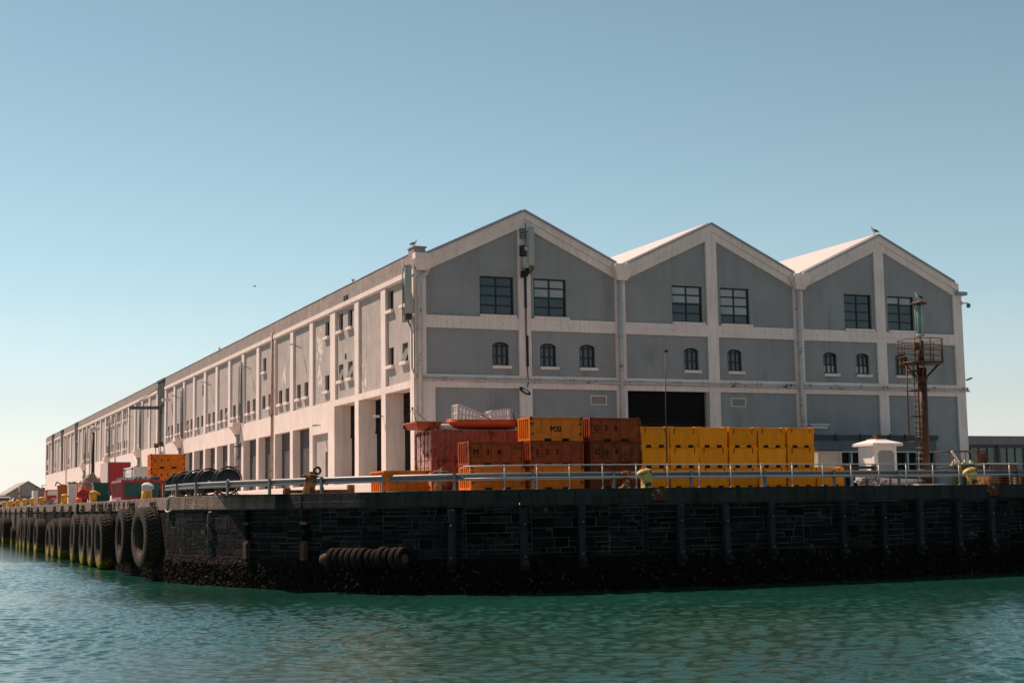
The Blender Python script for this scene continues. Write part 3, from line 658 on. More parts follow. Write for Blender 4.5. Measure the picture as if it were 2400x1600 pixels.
for i in range(0, len(pts), 4):
    p = pts[i]; a = pts[max(0, i-1)]; b = pts[min(len(pts)-1, i+1)]; d = Vector((b[0]-a[0], b[1]-a[1])).normalized(); n = Vector((d.y, -d.x))
    g = MB(); mm = Matrix(((d.x, n.x, 0), (d.y, n.y, 0), (0, 0, 1)))
    c = (p[0]+n.x*.11, p[1]+n.y*.11)
    for (w, h, o_) in ((.12, .012, .05), (.12, .012, -.05), (.012, .1, 0)):
        g.cbox((c[0]+n.x*o_, c[1]+n.y*o_, QZ+.38), (w, h, .78), mm)
    g.build('post', m_galv, gl)
hr = thing('handrail', 'thin two-bar tubular handrail on posts at the quay edge', 'handrail', (24, 57.5, QZ), world=True)
HP = []; x = 22.4
def hpt(x):
    s = s_of_x(x); p = Vector(EP(s, -.28, 0)); return p
xs_ = [22.4, 23.72, 25.2, 26.7, 28.25, 29.85, 31.45, 33.1, 34.75, 36.4, 38.1, 39.8, 41.5, 43.2, 44.9, 46.6, 48.3, 50.0, 51.7, 53.4, 55.1, 56.8, 58.5]
top = []; mid = []
p0 = hpt(22.0)
for x in xs_:
    p = hpt(x); g = MB()
    if x > 22.5: g.tube([(p.x, p.y, QZ), (p.x, p.y, QZ+1.03)], .028, 8); g.tube([(p.x, p.y, QZ), (p.x, p.y, QZ+.02)], .08, 10); g.lathe([(0, -.04), (.03, -.035), (.042, 0), (.03, .035), (0, .04)], 8, 'Z', (p.x, p.y, QZ+1.03)); g.build('post', m_galvlt, hr)
    top.append((p.x, p.y, QZ+1.03)); mid.append((p.x, p.y, QZ+.5))
g = MB(); g.tube([(p0.x+.1, p0.y, QZ+.5), (p0.x-.02, p0.y, QZ+.62), (p0.x-.02, p0.y, QZ+.9), (p0.x+.1, p0.y, QZ+1.02)]+top[1:], .024, 8); g.build('top_bar', m_galvlt, hr)
g = MB(); g.tube([(p0.x+.1, p0.y, QZ+.5)]+mid[1:], .022, 8); g.build('middle_bar', m_galvlt, hr)

# ------------------------------------------------------------------ warehouse
B = thing('warehouse', 'long pale grey and white three-gabled harbour warehouse with many bays', 'warehouse', (27.85, 81, QZ), world=True)
XB, YB, YE = 27.85, 81.0, 313.8
P1, P2, P3 = 34.96, 48.14, 61.30; HALF = 6.58; PK = 21.62; VAL = 18.52; SL = (PK-VAL)/HALF
Z_LT, Z_MB, Z_MT, Z_UA = 10.67, 11.45, 14.22, 14.97
def holed(mb, u0, u1, v0, v1, holes, plane, a, depth):
    """wall face in u,v with rectangular holes; reveals go back by depth"""
    us = sorted({u0, u1, *[h[0] for h in holes], *[h[1] for h in holes]}); vs_ = sorted({v0, v1, *[h[2] for h in holes], *[h[3] for h in holes]})
    P = (lambda u, v, d=0: (u, a+d, v)) if plane == 'XZ' else (lambda u, v, d=0: (a+d, u, v))
    for i in range(len(us)-1):
        for j in range(len(vs_)-1):
            um, vm = (us[i]+us[i+1])/2, (vs_[j]+vs_[j+1])/2
            if any(h[0] < um < h[1] and h[2] < vm < h[3] for h in holes): continue
            mb.add([P(us[i], vs_[j]), P(us[i+1], vs_[j]), P(us[i+1], vs_[j+1]), P(us[i], vs_[j+1])], [(0, 1, 2, 3)] if plane == 'XZ' else [(3, 2, 1, 0)])
    for (a0, a1, b0, b1) in holes:
        for (p, q) in (((a0, b0), (a1, b0)), ((a1, b0), (a1, b1)), ((a1, b1), (a0, b1)), ((a0, b1), (a0, b0))):
            mb.add([P(*p), P(*q), P(*q, depth), P(*p, depth)], [(0, 1, 2, 3)])
# --- gable front
def inv(p, l, r): return (p+l, p+r)
big = []; arch = []
for p in (P1, P2, P3): big += [(p-2.9, p-.68, 15.14, 17.48), (p+.65, p+2.84, 15.14, 17.48)]
for x0 in (32.83, 35.98, 38.63, 45.99, 49.2, 56.57, 59.18, 62.39): arch.append((x0, x0+1.07, 12.06, 13.48))
rdoor = (41.92, 47.54, QZ, 10.67)
YP = 81.14
g = MB(); holed(g, XB+.15, 68.1, QZ-.5, 18.0, big+arch+[rdoor], 'XZ', YP, .26)
for p in (P1, P2, P3):
    g.add([(p-HALF, YP, 18.0), (p+HALF, YP, 18.0), (p+HALF, YP, VAL), (p, YP, PK), (p-HALF, YP, VAL)], [(0, 1, 2, 3, 4)])
g.build('gable_wall', m_gpanel, B, fixn=False)
for (x0, x1, z0, z1) in arch:   # arched heads inside the rectangular openings
    g = MB(); c = (x0+x1)/2; w = (x1-x0)/2; n = 10; rise = .2
    cur = [(c-w+2*w*i/n, z1-rise+rise*(1-((i/n)*2-1)**2)**.6) for i in range(n+1)]
    for i in range(n): g.add([(cur[i][0], YP+.001, cur[i][1]), (cur[i+1][0], YP+.001, cur[i+1][1]), (cur[i+1][0], YP+.001, z1), (cur[i][0], YP+.001, z1), (cur[i][0], YP+.2, cur[i][1]), (cur[i+1][0], YP+.2, cur[i+1][1])], [(0, 1, 2, 3), (0, 4, 5, 1)])
    g.build('arch_head', m_gpanel, B, fixn=False)
# trim of columns, bands and rakes
g = MB(); T = .14
cols = [(XB, 28.58, 18.1), (P1-.42, P1+.40, PK-.6), (41.12, 41.83, 18.1), (P2-.41, P2+.38, PK-.6), (54.30, 55.02, 18.1), (P3-.42, P3+.35, PK-.6), (67.42, 68.16, 18.0)]
for x0, x1, zt in cols: g.box(x0, x1, YB, YP+.02, QZ-.4, zt)
for (a, b) in zip(cols[:-1], cols[1:]):
    g.box(a[1], b[0], YB+.012, YP+.02, Z_MT, Z_UA); g.box(a[1], b[0], YB+.012, YP+.02, Z_LT, Z_MB)
for i, p in enumerate((P1, P2, P3)):
    for sgn in (-1, 1):
        e = p+sgn*HALF; dz = 1.0
        pl = [(p, PK-.02), (e, VAL-.02), (e, VAL-dz), (p, PK-dz)]
        g.prism(pl, YB-.015+(.004 if sgn > 0 else 0), YP+.02)
        dz = .52; pl = [(p, PK), (e, VAL), (e, VAL-dz), (p, PK-dz)]
        g.prism(pl, YB-.11+(.004 if sgn > 0 else 0), YB-.015)
g.build('render_trim', m_trim, B)
g = MB()
for p in (P1, P2, P3):
    for sgn in (-1, 1):
        e = p+sgn*(HALF-.35); ev = PK-SL*(HALF-.35)
        g.prism([(p, PK+.06), (e, ev+.06), (e, ev-.07), (p, PK-.07)], YB-.20+(.004 if sgn > 0 else 0), YB+.2)
g.build('verge_flashing', m_roofedge, B)
for p in (P1, P2, P3):
    for sgn in (-1, 1):
        e = p+sgn*HALF; g = MB(); n = 26
        ys = [YB+.2+(YE-YB-.5)*i/6 for i in range(7)]
        vs = []; 
        for y in ys:
            for i in range(n+1):
                x = p+(e-p)*i/n; vs.append((x, y, PK-SL*abs(x-p)+.03))
        g.add(vs, [(j*(n+1)+i, j*(n+1)+i+1, (j+1)*(n+1)+i+1, (j+1)*(n+1)+i) for j in range(6) for i in range(n)])
        o = g.build('roof', m_roof, B, fixn=False); md = o.modifiers.new('solid', 'SOLIDIFY'); md.thickness = .08
g = MB(); g.box(29.35, 68.1, YB+.6, YE-.2, QZ-.4, 17.6); g.build('inner_core', m_void, B)
# right side wall and rear
g = MB(); g.box(67.9, 68.14, YP, YE, QZ-.4, 18.0); g.box(XB, 68.1, YE-.2, YE, QZ-.4, 18.2); g.build('outer_wall', m_trim, B)
# window builder
def window_front(x0, x1, z0, z1, cols_, rows_, archd=False, blinds=(), y=YP+.2):
    g = MB(); w = .085
    g.box(x0, x0+w*1.3, y-.05, y, z0, z1); g.box(x1-w*1.3, x1, y-.05, y, z0, z1); g.box(x0+w*1.3, x1-w*1.3, y-.05, y, z0, z0+w); g.box(x0+w*1.3, x1-w*1.3, y-.05, y, z1-w, z1)
    for i in range(1, cols_): xx = x0+(x1-x0)*i/cols_; g.box(xx-w*.55, xx+w*.55, y-.045, y-.001, z0+w, z1-w)
    if archd: rz = [z0+(z1-z0)*.42, z0+(z1-z0)*.84]
    else: rz = [z0+(z1-z0)*i/rows_ for i in range(1, rows_)]
    for zz_ in rz: g.box(x0+w, x1-w, y-.048, y-.003, zz_-w*.5, zz_+w*.5)
    if archd:
        c = (x0+x1)/2; ww = (x1-x0)/2; n = 10; rise = .2; pts_ = [(c-ww+2*ww*i/n, y-.06, z1-rise-.03+rise*(1-((i/n)*2-1)**2)**.6) for i in range(n+1)]
        for a, b in zip(pts_[:-1], pts_[1:]): g.bar(a, b, .05, .05)
    o = g.build('window', m_frame, B)
    g = MB(); g.add([(x0, y, z0), (x1, y, z0), (x1, y, z1), (x0, y, z1)], [(0, 1, 2, 3)]); g.build('pane', g_dark, o, fixn=False)
    for (c0, c1, r0, r1, mt_) in blinds:
        g = MB(); a = x0+(x1-x0)*c0+.03; b = x0+(x1-x0)*c1-.03; zl = z0+(z1-z0)*r0; zh = z0+(z1-z0)*r1
        g.add([(a, y-.004, zl), (b, y-.004, zl), (b, y-.004, zh), (a, y-.004, zh)], [(0, 1, 2, 3)]); g.build('blind', mt_, o, fixn=False)
    g = MB(); g.box(x0-.03, x1+.14, YB-.03, YP+.2, z0-.2, z0-.012); g.build('sill', m_trim, o, bevel=.01)
bl = [[], [(0, .5, .5, 1, g_blind), (.5, 1, .5, 1, g_blind)], [(0, .5, .55, 1, g_blind), (.5, 1, .55, 1, g_blind)], [(0, .5, .25, 1, g_blind), (.5, 1, .25, 1, g_blind)], [], [(0, .5, .8, 1, g_blind), (.5, 1, .74, 1, g_blind)]]
for h, b2 in zip(big, bl): window_front(*h, 2, 4, False, b2)
for i, h in enumerate(arch): window_front(*h, 3, 3, True, [(0, 1, .0, .4, g_blind)] if i in (5, 6) else [])
# plates / round lamps glimpsed inside the second window
# louvre vents
for (x0, x1, z0, z1) in ((39.31, 40.42, 9.75, 10.34), (49.36, 50.47, 9.76, 10.32)):
    g = MB(); w = .05; y = YP
    g.box(x0, x0+w, y-.06, y, z0, z1); g.box(x1-w, x1, y-.06, y, z0, z1); g.box(x0+w, x1-w, y-.06, y, z0, z0+w); g.box(x0+w, x1-w, y-.06, y, z1-w, z1); fr = g.build('louvre_vent', m_trim, B)
    g = MB()
    for i in range(9): zc = z0+.07+(z1-z0-.12)*i/9; g.add([(x0+w, y-.045, zc), (x1-w, y-.045, zc), (x1-w, y-.008, zc+.045), (x0+w, y-.008, zc+.045)], [(0, 1, 2, 3)])
    g.build('slats', m_panel, fr, fixn=False)
# roller door helper: ribbed curtain in a plane
def shutter(name, plane, u0, u1, z0, z1, a, mat, pitch=.1):
    g = MB(); n = int((z1-z0)/pitch); vs = []; 
    for i in range(n+1):
        zc = z0+(z1-z0)*i/n
        for (dz, d) in ((0, .0), (.03, .03), (pitch-.02, .03)):
            if zc+dz > z1: continue
            for u in (u0, u1): vs.append((u, a-d, zc+dz) if plane == 'XZ' else (a-d, u, zc+dz))
    m2 = len(vs)//2
    g.add(vs, [(2*i, 2*i+1, 2*i+3, 2*i+2) for i in range(m2-1)])
    return g.build(name, mat, B)
d_ = shutter('roller_door', 'XZ', rdoor[0], rdoor[1], 8.9, 10.67, YP+.26, m_blackdoor, .12)
g = MB(); g.box(rdoor[0], rdoor[1], YP+.5, YP+.56, QZ-.3, 8.9); g.box(rdoor[0], rdoor[1], YP+.18, YP+.26, 8.82, 8.9); g.build('door_curtain', m_blackdoor, B)
# rain hoppers and downpipes on the gable front
for x, side in ((28.32, 0), (41.47, 1), (54.66, 1)):
    g = MB(); z0, z1 = 17.55, 18.55; w0, w1 = .34, .62
    yb = YB-.115; f = .55
    g.add([(x-w0, yb, z0), (x+w0, yb, z0), (x+w0, yb-f*.5, z0), (x-w0, yb-f*.5, z0), (x-w1, yb, z1-.35), (x+w1, yb, z1-.35), (x+w1, yb-f, z1-.35), (x-w1, yb-f, z1-.35),
           (x-w1, yb, z1), (x+w1, yb, z1), (x+w1, yb-f, z1), (x-w1, yb-f, z1)],
          [(0, 3, 2, 1), (0, 1, 5, 4), (1, 2, 6, 5), (2, 3, 7, 6), (3, 0, 4, 7), (4, 5, 9, 8), (5, 6, 10, 9), (6, 7, 11, 10), (7, 4, 8, 11), (8, 9, 10, 11)])
    h = g.build('rain_hopper', m_trim, B)
    xp = x-.1 if side else 28.12
    g = MB()
    if side: g.tube([(xp, YB-.2, 17.6), (xp, YB-.2, QZ)], .13, 12)
    else: g.tube([(x+.25, YB-.28, 17.6), (x+.22, YB-.26, 17.4), (x+.0, YB-.22, 17.25), (xp-.02, YB-.2, 17.1), (xp, YB-.2, 16.8), (xp, YB-.2, QZ)], .13, 12)
    pp = g.build('downpipe', m_pipe, B)
    g = MB()
    for zc in (16.3, 14.0, 11.9, 9.3, 7): g.lathe([(.135, -.03), (.155, -.02), (.155, .02), (.135, .03)], 12, 'Z', (xp, YB-.2, zc)); g.box(xp-.2, xp+.2, YB-.08, YB-.0, zc-.025, zc+.025)
    g.build('pipe_clip', m_pipe, pp)
# horizontal pipe run
g = MB(); g.tube([(XB+.15, YB-.16, 11.12), (68.35, YB-.16, 11.04)], .06, 8); g.tube([(XB+.3, YB-.17, 11.25), (68.2, YB-.17, 11.17)], .025, 6)
pr_ = g.build('service_pipe', m_pipe, B)
g = MB(); x = 29
while x < 68:
    for dx in (0, .3, .55)[:random.choice([1, 2, 3])]: g.box(x+dx-.015, x+dx+.015, YB-.23, YB, 11.0, 11.3)
    x += random.uniform(1.6, 2.8)
g.build('pipe_bracket', m_pipe, pr_)
# stains and fixings on the upper band: bolts
g = MB()
for i in range(44): x = 29+i*.9; g.box(x-.02, x+.02, YB-.004, YB+.03, 14.56, 14.6)
g.build('wall_ties', m_rust, B)
# corner pier above parapet
g = MB(); g.box(XB-.02, 28.55, YB-.05, YB+1.0, 17.7, 18.95); g.box(XB-.07, 28.62, YB-.1, YB+1.05, 18.951, 19.03); g.build('corner_pier', m_parapet, B)

# --- long left side
XP_ = XB+.16
Pc = [81.3+5.8*k for k in range(0, 41)]; PW = .46
holes = []; low = []; hi = []
wins = []      # (y0,y1,z0,z1,open,sill)
def addw(y0, y1, z0, z1, op=False, sill=True): wins.append((y0, y1, z0, z1, op, sill))
addw(85.44, 86.58, 15.84, 17.08); addw(85.44, 86.5, 12.38, 13.5); addw(82.72, 83.76, 12.38, 13.5, True); addw(82.72, 83.76, 15.84, 17.08)
addw(94.3, 95.4, 15.84, 17.06); addw(96.6, 97.7, 15.84, 17.06); addw(94.3, 95.4, 12.38, 13.5, True); addw(96.55, 97.65, 12.38, 13.5, True); addw(95.74, 96.21, 13.74, 14.12, False, False)
addw(100.05, 101.15, 15.81, 16.9); addw(100.1, 101.2, 11.95, 13.05)
openset = {(9, 0), (12, 1), (14, 1), (8, 0), (22, 1), (27, 0)}
for k in range(4, 40):
    if k in (15, 16, 17, 24, 25, 26, 29, 30, 31, 33, 34, 35, 37, 38, 19): 
        continue
    for j, d in enumerate((1.42, 3.62)):
        if k == 8 and j == 0: addw(Pc[k]+1.75, Pc[k]+2.45, 11.98, 13.05); continue
        if k == 18 and j: continue
        addw(Pc[k]+d, Pc[k]+d+1.1, 11.96, 13.05, (k, j) in openset, not (k in (6, 11) and j == (1 if k == 6 else 0)))
for k in (20, 21, 22, 23):
    for d in (1.42, 3.62): addw(Pc[k]+d, Pc[k]+d+1.1, 15.83, 16.95)
addw(Pc[6]+3.3, Pc[6]+4.4, 15.03, 16.18, False, True); addw(Pc[11]+1.2, Pc[11]+2.0, 15.0, 16.14, False, False); addw(Pc[17]+1.4, Pc[17]+2.3, 15.0, 16.14, False, False)
tall = [(169.7, 173.6, 11.2, 15.85), (Pc[30]+.7, Pc[30]+5.1, 11.12, 15.5), (Pc[34]+.8, Pc[34]+5.0, 11.14, 15.6), (Pc[37]+.9, Pc[37]+4.9, 11.14, 15.5), (Pc[39]+.9, Pc[39]+4.9, 11.1, 13.2), (Pc[39]+.9, Pc[39]+4.9, 14.2, 16.9)]
g = MB(); holed(g, YB+.1, YE, 11.1, 17.36, [(w[0], w[1], w[2], w[3]) for w in wins]+tall, 'YZ', XP_, .28)
g.build('side_panel_wall', m_panel, B, fixn=False)
g = MB(); g.box(XB+.03, XB+.45, YB+.9, YE, 17.6, 18.70)
# slightly ragged top edge
y = YB+1
while y < YE-2:
    w = random.uniform(.4, 2.4); g.box(XB+.0, XB+.47, y, y+w, 18.70, 18.70+random.uniform(.015, .05)); y += w+.02
g.build('parapet', m_parapet, B)
g = MB()
gap = {15, 30, 34, 37}
# ledge under the parapet, pilasters, sill band
segs = []; y = YB+.02
for k in sorted(gap): segs.append((y, Pc[k]+PW)); y = Pc[k+1]-PW
segs.append((y, YE))
for (a, b) in segs: g.box(XB-.06, XB+.35, a, b, 17.36, 17.66); g.box(XB+.001, XB+.35, a, b, 17.28, 17.36)
for k, yc in enumerate(Pc):
    if k == 0: g.box(XB, XP_+.02, YB+.02, YB+.85, 10.68, 17.36); continue
    w = PW if k != 3 else .62
    g.box(XB, XP_+.02, yc-w, yc+w, 11.1, 17.28)
y3 = Pc[3]+.1
g.box(XB+.003, XP_+.3, YB+.02, y3, 10.68, 11.1); g.box(XB+.003, XP_+.3, y3, YE, 9.6, 11.1)
# rounded shoulder step
g.build('pilaster_trim', m_trim, B, bevel=0)
# ground floor piers and deep jambs
g = MB(); GZ = QZ
JX = [29.12, 28.5]
def pier(y0, y1, x1, z1): g.box(XB, x1, y0, y1, GZ, z1)
pier(YB+.02, YB+.9, 29.12, 10.68)
for k in range(1, 4): pier(Pc[k]-.45, Pc[k]+.45, 29.12, 10.68)
for k in range(4, 16): pier(Pc[k]-.45, Pc[k]+.45, 28.52, 9.6)
g.box(XB+.45, 29.12, YB+.9, Pc[3]-.45, 10.70, 10.9)
g.box(XB+.3, 28.52, Pc[3]+.45, Pc[15], 9.62, 9.8)
g.box(XB+.002, XB+.4, Pc[15]+.45, YE, GZ, 9.6)
g.box(XB+.002, XB+.5, Pc[3]+.45, Pc[3]+1.2, GZ, 9.6); g.box(XB+.003, XB+.5, Pc[3]+1.2, Pc[4]-.45, 8.95, 9.6)
g.build('ground_floor_piers', m_trim, B)
g = MB(); holed(g, Pc[3]+1.2, Pc[4]-.45, GZ, 8.95, [(100.16, 101.36, 5.2, 7.65)], 'YZ', XB+.22, .2); g.build('infill_panel', m_panel, B, fixn=False)
g = MB(); g.box(XB+.42, XB+.46, 100.16, 101.36, 5.2, 7.65); o = g.build('side_door', m_blackdoor, B); g = MB(); g.box(XB+.38, XB+.42, 101.1, 101.2, 6.2, 6.3); g.build('handle', m_galv, o)
for k in range(0, 3):
    y0 = (YB+.9 if k == 0 else Pc[k]+.45); y1 = Pc[k+1]-.45
    shutter('roller_door', 'YZ', y0, y1, 8.6, 10.7, 29.05, m_blackdoor, .14)
    g = MB(); g.box(29.1, 29.16, y0, y1, GZ, 8.6); g.box(28.98, 29.1, y0, y1, 8.5, 8.62); g.build('door_leaf', m_blackdoor, B)
for k in range(4, 15):
    y0 = Pc[k]+.45; y1 = Pc[k+1]-.45
    shutter('roller_door', 'YZ', y0, y1, GZ, 9.62, 28.46, m_door, .11)
# side windows
for (y0, y1, z0, z1, op, sill) in wins:
    g = MB(); x = XP_+.22; w = .045
    g.box(x-.03, x+.02, y0, y0+w, z0, z1); g.box(x-.03, x+.02, y1-w, y1, z0, z1); g.box(x-.03, x+.02, y0+w, y1-w, z0, z0+w); g.box(x-.03, x+.02, y0+w, y1-w, z1-w, z1)
    o = g.build('window', m_frame, B)
    g = MB()
    if op:
        g.add([(x-.34, y0+.05, z0+.06), (x-.34, y1-.05, z0+.06), (x-.0, y1-.05, z1-.04), (x, y0+.05, z1-.04)], [(0, 1, 2, 3)]); g.build('pane', m_openpane, o, fixn=False)
        g = MB(); g.add([(x+.05, y0, z0), (x+.05, y1, z0), (x+.05, y1, z1), (x+.05, y0, z1)], [(3, 2, 1, 0)]); g.build('dark_room', m_void, o, fixn=False)
    else:
        g.add([(x, y0, z0), (x, y1, z0), (x, y1, z1), (x, y0, z1)], [(3, 2, 1, 0)]); g.build('pane', g_dark, o, fixn=False)
    if sill: g = MB(); g.box(XB-.05, XP_+.2, y0-.1, y1+.1, z0-.2, z0-.005); g.build('sill', m_trim, o, bevel=.012)
for i, (y0, y1, z0, z1) in enumerate(tall):
    g = MB(); x = XP_+.2; n = max(2, int((z1-z0)/.95))
    g.box(x-.03, x, y0, y0+.06, z0, z1); g.box(x-.03, x, y1-.06, y1, z0, z1)
    for j in range(n+1): zz_ = z0+(z1-z0)*j/n; g.box(x-.03, x-.001, y0+.06, y1-.06, zz_-.03, zz_+.03)
    g.box(x-.03, x-.002, (y0+y1)/2-.03, (y0+y1)/2+.03, z0, z1)
    o = g.build('window', m_galv, B); g = MB(); g.add([(x, y0, z0), (x, y1, z0), (x, y1, z1), (x, y0, z1)], [(3, 2, 1, 0)]); g.build('pane', g_stair if i == 0 else g_dark, o, fixn=False)
# dark hoist housings at parapet level
for k in sorted(gap):
    y0, y1 = Pc[k]+.6, Pc[k+1]-.6; g = MB()
    for i in range(9): yy = y0+(y1-y0)*(i+.5)/9; g.box(XB-.05, XB+.03, yy-.17, yy+.17, 15.85, 18.55)
    g.box(XB-.12, XB+.02, y0-.1, y1+.1, 18.45, 18.72); g.box(XB-.08, XB+.03, y0-.1, y1+.1, 15.75, 15.85)
    o = g.build('hoist_housing', m_net2, B)
# soft lamps on bent arms
for k in (4, 7, 10, 13, 16, 19, 22):
    y = Pc[k]+3.3; z = 15.75; t = thing('wall_lamp', 'small lamp on a bent arm high on bay %s from the gable corner' % ORD[k], 'wall lamp', (XB+.15, y, z), 0, 'wall lamps along the long white side')
    g = MB(); g.tube([(0, 0, 0), (-.25, 0, .1), (-.55, 0, .22)], .03, 6); g.build('arm', m_rust, t)
    g = MB(); g.cbox((-.72, 0, .26), (.42, .16, .1)); g.build('lamp_head', m_pipe, t, bevel=.02)
for k, (y, z) in enumerate(((87.2, 9.3), (101.9, 9.55))):
    t = thing('wall_lamp', ['small white camera lamp on the pier between the tall dark doorways', 'small bracket lamp above the grey infill panel'][k], 'wall lamp', (XB, y, z), 0, 'wall lamps along the long white side')
    g = MB(); g.tube([(0, 0, 0), (-.3, 0, .05)], .03, 6); g.build('arm', m_rust, t); g = MB(); g.cbox((-.42, 0, 0), (.36, .22, .14)); g.build('lamp_head', m_pipe, t, bevel=.03)
# side downpipes with flared hoppers
for k in (8, 13, 18, 23, 28):
    y = Pc[k]; g = MB(); g.tube([(XB-.13, y, 16.6), (XB-.11, y, 11.2)], .10, 10); p_ = g.build('downpipe', m_bluepipe, B)
    g = MB(); g.tube([(XB-.13, y+.9, 16.3), (XB-.13, y+.9, 11.5)], .05, 6); g.build('conduit', m_bluepipe, p_)
    yh = y+1.4; g = MB(); w0, w1 = .28, .85
    g.add([(XB-.02, yh-w0, 10.25), (XB-.02, yh+w0, 10.25), (XB-.35, yh+w0, 10.25), (XB-.35, yh-w0, 10.25), (XB-.02, yh-w1, 10.95), (XB-.02, yh+w1, 10.95), (XB-.75, yh+w1, 10.95), (XB-.75, yh-w1, 10.95),
           (XB-.02, yh-w1, 11.3), (XB-.02, yh+w1, 11.3), (XB-.75, yh+w1, 11.3), (XB-.75, yh-w1, 11.3)],
          [(0, 3, 2, 1), (0, 1, 5, 4), (1, 2, 6, 5), (2, 3, 7, 6), (3, 0, 4, 7), (4, 5, 9, 8), (5, 6, 10, 9), (6, 7, 11, 10), (7, 4, 8, 11), (8, 9, 10, 11)])
    g.build('rain_hopper', m_trim, B)
    g = MB(); g.tube([(XB-.2, yh, 10.3), (XB-.2, yh, QZ)], .2, 10); p_ = g.build('downpipe', m_pipe, B)
    g = MB(); [g.lathe([(.205, -.05), (.23, 0), (.205, .05)], 10, 'Z', (XB-.2, yh, z)) for z in (9.2, 7.4, 5.8)]; g.build('pipe_clip', m_rust, p_)
g = MB(); g.tube([(XB-.1, Pc[6]+.25, 17.9), (XB-.1, Pc[6]+.25, QZ)], .09, 8); g.box(XB-.012, XB-.004, Pc[6]-.38, Pc[6]+.05, 11.2, 17.0); g.build('downpipe', m_rustpipe, B)
for k in (22, 27, 33): g = MB(); g.tube([(XB-.1, Pc[k], 17.3), (XB-.1, Pc[k], QZ)], .08, 6); g.build('downpipe', m_rustpipe, B)
# parapet niche as a dark slab, its shade put into the colour
g = MB(); g.box(XB-.012, XB+.05, 94.92, 95.9, 17.46+.25, 18.05); g.build('parapet_niche_shade', m_void, B)
# jib crane on the side
t = thing('jib_crane', 'grey steel jib beam with stay sticking out from the long wall', 'jib crane', (XB, 171.3, 15.4), world=True)
jt = (24.4, 172.2, 15.45)
g = MB(); a = Vector((XB-.05, 171.3, 15.45)); b = Vector(jt)
g.bar(a, b, .1, .34); g.bar(a+Vector((0, 0, .16)), b+Vector((0, 0, .16)), .28, .05); g.bar(a-Vector((0, 0, .16)), b-Vector((0, 0, .16)), .28, .05); g.build('jib_beam', m_galv, t)
g = MB(); g.tube([(XB-.05, 171.3, 17.9), jt], .04, 6); g.tube([(XB-.08, 171.2, 15.3), (XB-.6, 169.4, 11.2)], .02, 5); g.tube([(XB-.08, 170.2, 15.3), (XB-.4, 168.6, 11.2)], .02, 5); g.build('stay_cable', m_rust, t)
g = MB(); g.box(XB-.5, XB-.05, 168.9, 169.4, 10.9, 11.4); g.box(XB-.5, XB-.05, 172.4, 172.9, 10.9, 11.4); g.tube([(XB-.4, 169.1, 11.2), (XB-.4, 172.6, 11.2)], .06, 6); g.tube([(XB-.35, 169.1, 11.0), (XB-.2, 169.3, 8.2)], .05, 6); g.tube([(XB-.35, 172.6, 11.0), (XB-.2, 172.8, 8.2)], .05, 6); g.build('winch', m_rust, t)
g = MB(); g.box(-.9, 0, -.25, .25, 15.75, 16.05); tag(g.build('floodlight_box', m_trim, loc=(XB, Pc[14]+2.6, 0)), 'white box bracket sticking out beside the dark hoist housing', 'bracket')

# antennas
def antenna(label, x, y, z0, z1, side):
    t = thing('panel_antenna', label, 'antenna', (x, y, z0), 0, 'phone mast antennas on the warehouse')
    h = z1-z0
    g = MB(); vs = []; n = 12
    sec = [(.22*cos(a), .11*sin(a)) for a in [2*pi*i/n for i in range(n)]]
    for zz_, s_k in ((0, .8), (.03, 1), (h-.05, 1), (h, .75)):
        for (u, v) in sec: vs.append((u*s_k, v*s_k, zz_))
    g.add(vs, [(i*n+k, i*n+(k+1) % n, (i+1)*n+(k+1) % n, (i+1)*n+k) for i in range(3) for k in range(n)]+[tuple(range(n))[::-1], tuple(3*n+k for k in range(n))], True); o = g.build('radome', m_ant, t); 
    g = MB(); g.tube([(side*.3, .12, -.5), (side*.3, .12, h+.25)], .035, 8)
    for zc in (.3, h/2, h-.3): g.box(min(0, side*.32), max(0, side*.32), .06, .22, zc-.03, zc+.03)
    g.build('mounting_pole', m_galv, t)
    g = MB()
    for i in range(7):
        a = -.15+i*.05; g.tube([(a, 0, .02), (a*1.1, .0, -.15), (a*.8+side*.1, .03, -.4-.05*(i % 3)), (side*.25+a*.3, .08, -.5)], .016, 5)
    g.build('cable', m_cable, t); return t
antenna('tall pale green panel antenna on the corner of the long wall', 27.38, 80.75, 14.95, 17.85, -1)
antenna('panel antenna near the peak of the first gable', 35.24, 80.55, 18.15, 20.55, -1)
t = thing('radio_unit', 'black and white radio boxes with cables below the first gable peak', 'radio unit', (34.86, 80.8, 18), world=True)
g = MB(); g.box(34.62, 34.95, 80.6, 80.95, 18.75, 19.4); g.build('heat_sink_box', m_black, t, bevel=.02)
g = MB(); g.box(34.68, 35.0, 80.55, 80.95, 18.0, 18.68); g.box(34.8, 34.98, 80.5, 80.62, 19.05, 19.32); g.build('white_unit', m_ant, t, bevel=.02)
g = MB(); g.box(34.66, 34.96, 80.7, 80.97, 19.85, 20.1); g.box(34.64, 34.92, 80.7, 80.97, 20.2, 20.45); g.build('bracket_box', m_galv, t)
g = MB()
for i in range(9): a = random.uniform(34.7, 35.3); g.tube([(a, 80.65, 18.0), (a+random.uniform(-.1, .1), 80.6, 17.7), (34.95+random.uniform(-.08, .1), 80.75, 17.5)], .025, 5)
g.box(34.68, 34.94, 80.72, 80.97, 17.45, 17.85)
g.build('cable_loop', m_cable, t)
t = thing('cable_run', 'thick black cable bundle dropping down the first gable pilaster', 'cable', (35, 80.9, 11.3), world=True)
